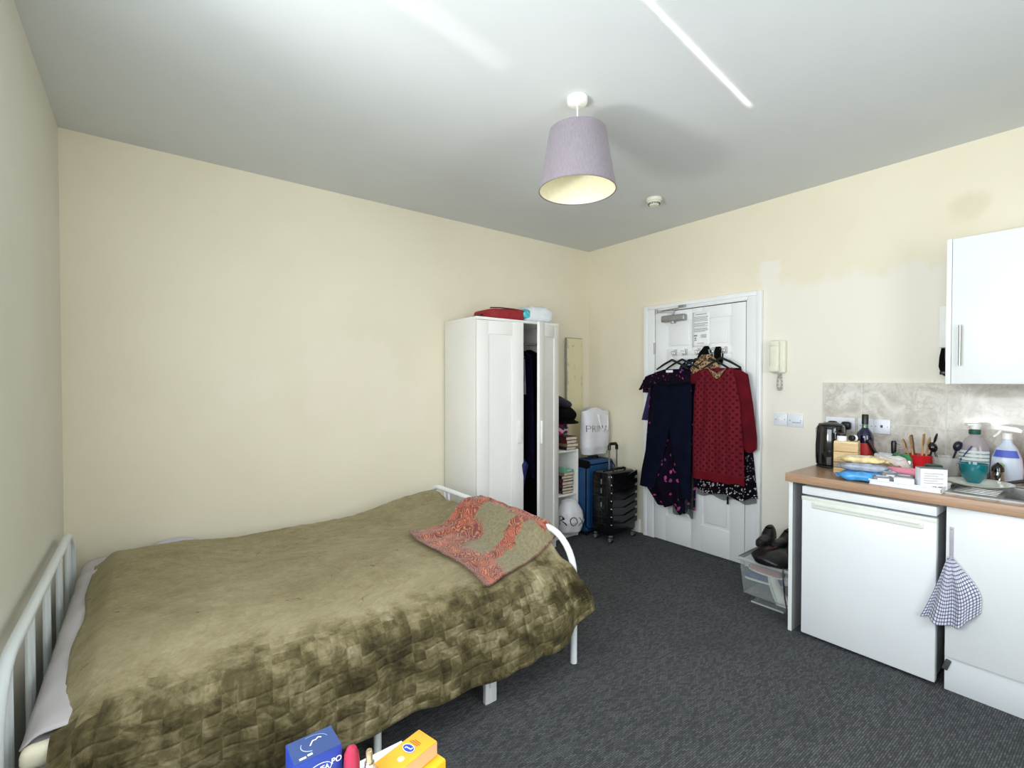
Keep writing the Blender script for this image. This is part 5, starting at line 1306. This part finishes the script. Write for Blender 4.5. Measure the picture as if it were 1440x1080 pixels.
def make_shoe(label, mats, loc, rot, s=1, heel=.0, group=None, name='shoe'):
    t = thing(name, label, 'shoe', loc, rot=rot, group=group); t.scale = (s, s, s)
    def up(u, v):
        x = -.12+.24*u; wv = .036*(1-.25*abs(u-.35)*1.2)*min(1, (1-u)*7+.15)**.5*min(1, u*9+.3)**.5; hgt = .028+.055*(1-sstep(.15, .55, u))+.012*math.sin(u*PI)
        if u > .9: hgt *= 1-(u-.9)*5
        a = PI*v; return (x, -wv*math.cos(a), .014+hgt*math.sin(a)**.7)
    mb = MB(); mb.grid(up, 30, 16)
    for u in (0, 1): mb._add([up(u, k/16) for k in range(17)], [tuple(range(17))])
    mb.build('upper', mats[0], t)
    mb = MB(); pl = []
    for k in range(24):
        a = 2*PI*k/24; pl.append((.125*math.cos(a), .040*math.sin(a)*(1+.12*math.cos(a))))
    mb.prism(pl, .013, (0, 0, 0)); mb.build('sole', mats[1], t)
    mb = MB(); mb.ell((-.07, 0, .088), (.034, .022, .004), 16, 8); mb.build('opening', mats[2], t)
    return t
G = 'shoes inside the clear crate'
sh = (M['shoe_white'], M['shoe_sole'], M['dark_grey'])
X_, Y_ = CX+.02, CY+.03
make_shoe('pale shoe lying sole outwards at the crate bottom', (M['shoe_white'], M['shoe_sole'], M['dark_grey']), (CX+.075, CY+.13, .05), (0, -1.2, PI/2), 1, group=G)
make_shoe('slate blue shoe in the middle of the clear crate', (M['shoe_blue'], M['shoe_sole'], M['dark_grey']), (CX+.085, CY+.205, .095), (.2, -.0, PI/2+.1), .95, group=G)
make_shoe('dusty pink shoe near the top of the crate on the door side', (M['shoe_pink'], M['shoe_white'], M['dark_grey']), (CX+.09, CY+.20, .155), (0, -.0, PI/2-.15), .9, group=G)
make_shoe('white trainer at the kitchen side of the clear crate', (M['shoe_white'], M['shoe_white'], M['dark_grey']), (CX+.20, CY+.10, .12), (0, 0, PI+.2), .95, group=G)
make_shoe('pink soled shoe under the white trainer in the crate', (M['shoe_pink'], M['shoe_pink'], M['dark_grey']), (CX+.20, CY+.11, .03), (0, 0, PI-.1), .95, group=G)
make_shoe('white shoe lying at the back of the crate', (M['shoe_white'], M['shoe_sole'], M['dark_grey']), (CX+.29, CY+.21, .03), (0, 0, 1.2), .95, group=G)
t = thing('black_bag', 'black leather bag slumped over the top of the shoe crate', 'bag', (CX+.13, CY+.12, CH+.012))
mb = MB(); mb.ell((0, .01, .03), (.185, .150, .055), 34, 20, disp=lambda p: Vector((p.x, p.y, max(p.z, -.03)))*(1+.16*nz(p.x*16, p.y*16, p.z*20))); mb.build('body', M['black_leather'], t)
mb = MB(); mb.tube([(-.10, .05, .082), (-.05, .02, .088), (.02, .02, .095), (.10, .05, .085)], .008, 8, flat=.5); mb.build('flap_edge', M['dark_red'], t)
mb = MB(); mb.tube([(-.12, -.06, .035), (-.155, -.075, -.02), (-.158, -.082, -.10), (-.165, -.09, -.16), (-.185, -.115, -.238)], .004, 6); mb.build('strap', M['black_leather'], t)
for lab, x, y, rz in (('black shoe on top of the crate pile on the door side', CX+.19, CY+.245, PI+.12), ('black shoe on the crate pile between two others', CX+.21, CY+.145, PI-.05), ('black shoe on the crate pile against the end panel', CX+.20, CY+.05, PI+.05)):
    o = make_shoe(lab, (M['black_leather'], M['black_plastic'], M['black_fabric']), (x, y, CH+.082), (0, .0, rz), 1.05, group='black shoes on top of the crate'); o.scale = (1.0, 1.1, .98)

# ------------------------------------------------------------------ bedside table in the foreground
TZ = .62
t = thing('side_table', 'white topped table at the bottom edge of the picture', 'table', (.05, .62, 0))
mb = MB(); mb.bb(-.22, .377, -.35, .325, TZ-.025, TZ, .002); mb.build('top', M['white_lam'], t)
for x in (-.2, .36):
    for y in (-.33, .30): MB().bb(x-.018, x+.018, y-.018, y+.018, 0, TZ-.0255, .002).build('leg', M['white_lam'], t)
t = thing('toiletry_box', 'blue toiletry carton with white lettering on the white table', 'box', (.165, .80, TZ+.0005), .02)
t.location = (.231, .882, TZ+.0005)
bw, bd, bh = .080, .060, .12
mb = MB(); mb.bb(-bw/2, bw/2, -bd/2, bd/2, 0, bh, .0012); mb.build('carton', M['blue_box'], t)
mb = MB(); mb.bb(-bw/2+.001, bw/2-.001, -bd/2+.001, bd/2-.001, bh+.0001, bh+.0008); mb.build('top_flap', M['navy_box'], t)
mb = MB(); zt = bh+.0014
def arc(cx, cy, rx, ry, a0, a1, n=14): return [(cx+rx*math.cos(a0+(a1-a0)*k/n), cy+ry*math.sin(a0+(a1-a0)*k/n), zt) for k in range(n+1)]
mb.tube([(-.006, .0, zt), (.001, .010, zt), (.006, .009, zt), (.011, .013, zt), (.016, .010, zt)], .0011, 6, flat=.5)  # white squiggle painted as a glint on the top
mb.bb(-.030, -.019, -.0245, -.0205, zt-.0004, zt+.0002).bb(-.016, -.008, -.0225, -.0185, zt-.0004, zt+.0002)
mb.build('top_glint_print', M['ink_white'], t)
mb = MB(); mb.tube(arc(.0, .004, .026, .019, .2, 1.9), .0006, 5, flat=.5).tube(arc(.0, .002, .021, .017, 2.6, 4.4), .0009, 5, flat=.5); mb.build('top_glint_arcs', simple('pale_blue_glint', C(140,158,190), .4), t)  # pale arcs paint the glints along the embossing
mb = MB(); yf = -bd/2-.0006
ov = [(.001+.020*math.cos(2*PI*k/40), yf, .094+.0105*math.sin(2*PI*k/40)) for k in range(40)]; mb.tube(ov, .0008, 5, True, flat=.5)
mb.flatmesh(text_data('NIVEA', .0125, offset=.02*.012), lambda x, y: (x*.92+.001, yf, .094+y))
mb.flatmesh(text_data('PO', .014, offset=.02*.012), lambda x, y: (x+.030, yf, .098+y))
mb.build('lettering', M['ink_white'], t, sharp=0)

t = thing('roll_on_stick', 'pink red capped roll-on stick standing beside the blue carton', 'deodorant', (.285, .842, TZ+.0005))
mb = MB(); mb.lathe([(0, .05), (.0135, .05), (.0138, .085), (.0125, .104), (.008, .114), (0, .117)], seg=28); mb.build('cap', M['pink_stick'], t)
mb = MB(); mb.lathe([(0, 0), (.0125, 0), (.0135, .003), (.0135, .0495), (0, .0495)], seg=28); mb.build('base', M['white_plastic'], t)
t = thing('perfume_bottle', 'small clear perfume sprayer with pale gold cap on the table', 'perfume', (.307, .815, TZ+.0005))
mb = MB(); mb.lathe([(0, 0), (.0125, 0), (.013, .003), (.013, .080), (.009, .087), (0, .087)], seg=24); mb.build('glass', M['clear_glass'], t)
mb = MB(); mb.lathe([(0, .0875), (.0085, .0875), (.0085, .094), (0, .094)], seg=20); mb.build('collar', M['chrome'], t)
mb = MB(); mb.lathe([(0, .0945), (.0058, .0945), (.0058, .114), (.0045, .1165), (0, .117)], seg=20); mb.build('cap', M['gold_cap'], t)
def carton(label, loc, rz, m1, m2, logo):
    t = thing('soap_carton', label, 'carton', loc, rz)
    MB().bb(-.055, .055, -.026, .026, 0, .029, .001).build('carton', m1, t)
    MB().bb(-.0545, .0545, -.0268, -.0262, .002, .027).build('side_panel', m2, t)
    if logo:
        zz = .0296
        mb = MB(); mb.lathe([(0, 0), (.0115, 0), (.0115, .0004), (0, .0004)], (.008, .003, zz), 32, sx=.85, sy=1.25); mb.build('logo_oval', M['logo_blue'], t)
        mb = MB(); mb.tube([(.008+.0105*.85*math.cos(2*PI*k/32), .003+.0105*1.25*math.sin(2*PI*k/32), zz+.0006) for k in range(32)], .0007, 5, True, flat=.5)
        mb.box((.008, .003, zz+.0006), (.002, .013, .0005), (0, 0, .1)); mb.box((.0105, -.003, zz+.0006), (.005, .002, .0005)); mb.box((.0065, .009, zz+.0006), (.005, .002, .0005))
        mb.build('logo_lettering', M['ink_white'], t)
        mb = MB()
        for k in range(3): mb.bb(.0215+k*.004, .0230+k*.004, -.006-.002*(k == 1), .016-.003*k, zz-.0004, zz+.0003)
        mb.build('print', simple('brown_ink', C(170,98,30), .5), t)
        mb = MB(); mb.ell((-.018, -.006, zz), (.007, .007, .0005), 12, 6); mb.build('pale_dot', simple('pale_orange_print', C(252,222,170), .5), t)  # small pale dot on the carton top
    return t
carton('yellow soap carton lying under the orange one at the table corner', (.398, .822, TZ+.0005), .26, M['yellow_box'], M['yellow_box'], False)
carton('orange carton with blue oval logo on top of the yellow carton', (.388, .838, TZ+.031), .26, M['orange_box'], M['peach'], True)

# ------------------------------------------------------------------ light
def area(name, loc, target, sx, sy, power, color=(1, 1, 1), spread=180):
    l = bpy.data.lights.new(name, 'AREA'); l.shape = 'RECTANGLE'; l.size = sx; l.size_y = sy; l.energy = power; l.color = color; l.spread = math.radians(spread)
    o = bpy.data.objects.new(name, l); COL.objects.link(o); o.location = loc
    d = (Vector(target)-Vector(loc)).normalized()
    z = -d; x = Vector((0, 0, 1)).cross(z).normalized(); y = z.cross(x)
    o.rotation_euler = Matrix((x, y, z)).transposed().to_euler(); return o
WC = ((WYa+WYb)/2, (WZa+WZb)/2)
area('window_daylight', (WX0-.14, WC[0], WC[1]), (2, WC[0]+.35, WC[1]-.25), WYb-WYa-.05, WZb-WZa-.05, 72, (.90, .96, 1.0))
area('rear_fill', ((FXa+FXb)/2, WY0-.14, (FZa+FZb)/2), ((FXa+FXb)/2, 2, 1.4), FXb-FXa-.05, FZb-FZa-.05, 34, (.92, .97, 1.0))  # added fill lamp shining through the made-up rear opening
# sunlit ground and sill outside throw light up on to the ceiling
area('sill_bounce', (WX0-.75, 1.44, 1.12), (1.8, 1.57, 2.5), .42, .18, 8.0, (1, .98, .94), 90)
# two slivers of reflected sun on the ceiling
def beam(name, A, B, elev, width, power, spread=1.0, x=WX0-.2):
    A, B = Vector(A), Vector(B); mid = (A+B)/2; h = (B-A).normalized()
    d = (h*math.cos(elev)+Vector((0, 0, math.sin(elev)))).normalized()
    k = (mid.x-x)/d.x; loc = mid-d*k
    area(name, loc, mid, width, (B-A).length*math.sin(elev), power, (1, .99, .96), spread)
beam('sun_sliver', (1.15, 1.006, H), (2.29, 1.124, H), math.radians(28), .010, .14, .45)
beam('sun_band', (.55, 1.50, H), (1.20, 1.60, H), math.radians(38), .10, .03, 2.0)

w = bpy.data.worlds.new('sky'); bpy.context.scene.world = w; w.use_nodes = True
bg = w.node_tree.nodes['Background']; st = w.node_tree.nodes.new('ShaderNodeTexSky'); st.sky_type = 'HOSEK_WILKIE'; st.sun_direction = (.5, .4, .7)
w.node_tree.links.new(st.outputs[0], bg.inputs[0]); bg.inputs[1].default_value = .6

# ------------------------------------------------------------------ camera
cam = bpy.data.cameras.new('camera'); co = bpy.data.objects.new('camera', cam); COL.objects.link(co)
cam.sensor_width = 36; cam.lens = 671/1440*36; cam.shift_y = 5.5/1440; cam.clip_start = .02
co.location = (0, 0, 1.39); co.rotation_euler = (math.radians(90-.9), 0, -math.atan2(.6085, .7935))
sc = bpy.context.scene; sc.camera = co
sc.view_settings.view_transform = 'Standard'; sc.view_settings.look = 'None'; sc.view_settings.exposure = .14
try: sc.cycles.use_denoising = True; sc.cycles.diffuse_bounces = 8; sc.cycles.transparent_max_bounces = 16
except Exception: pass
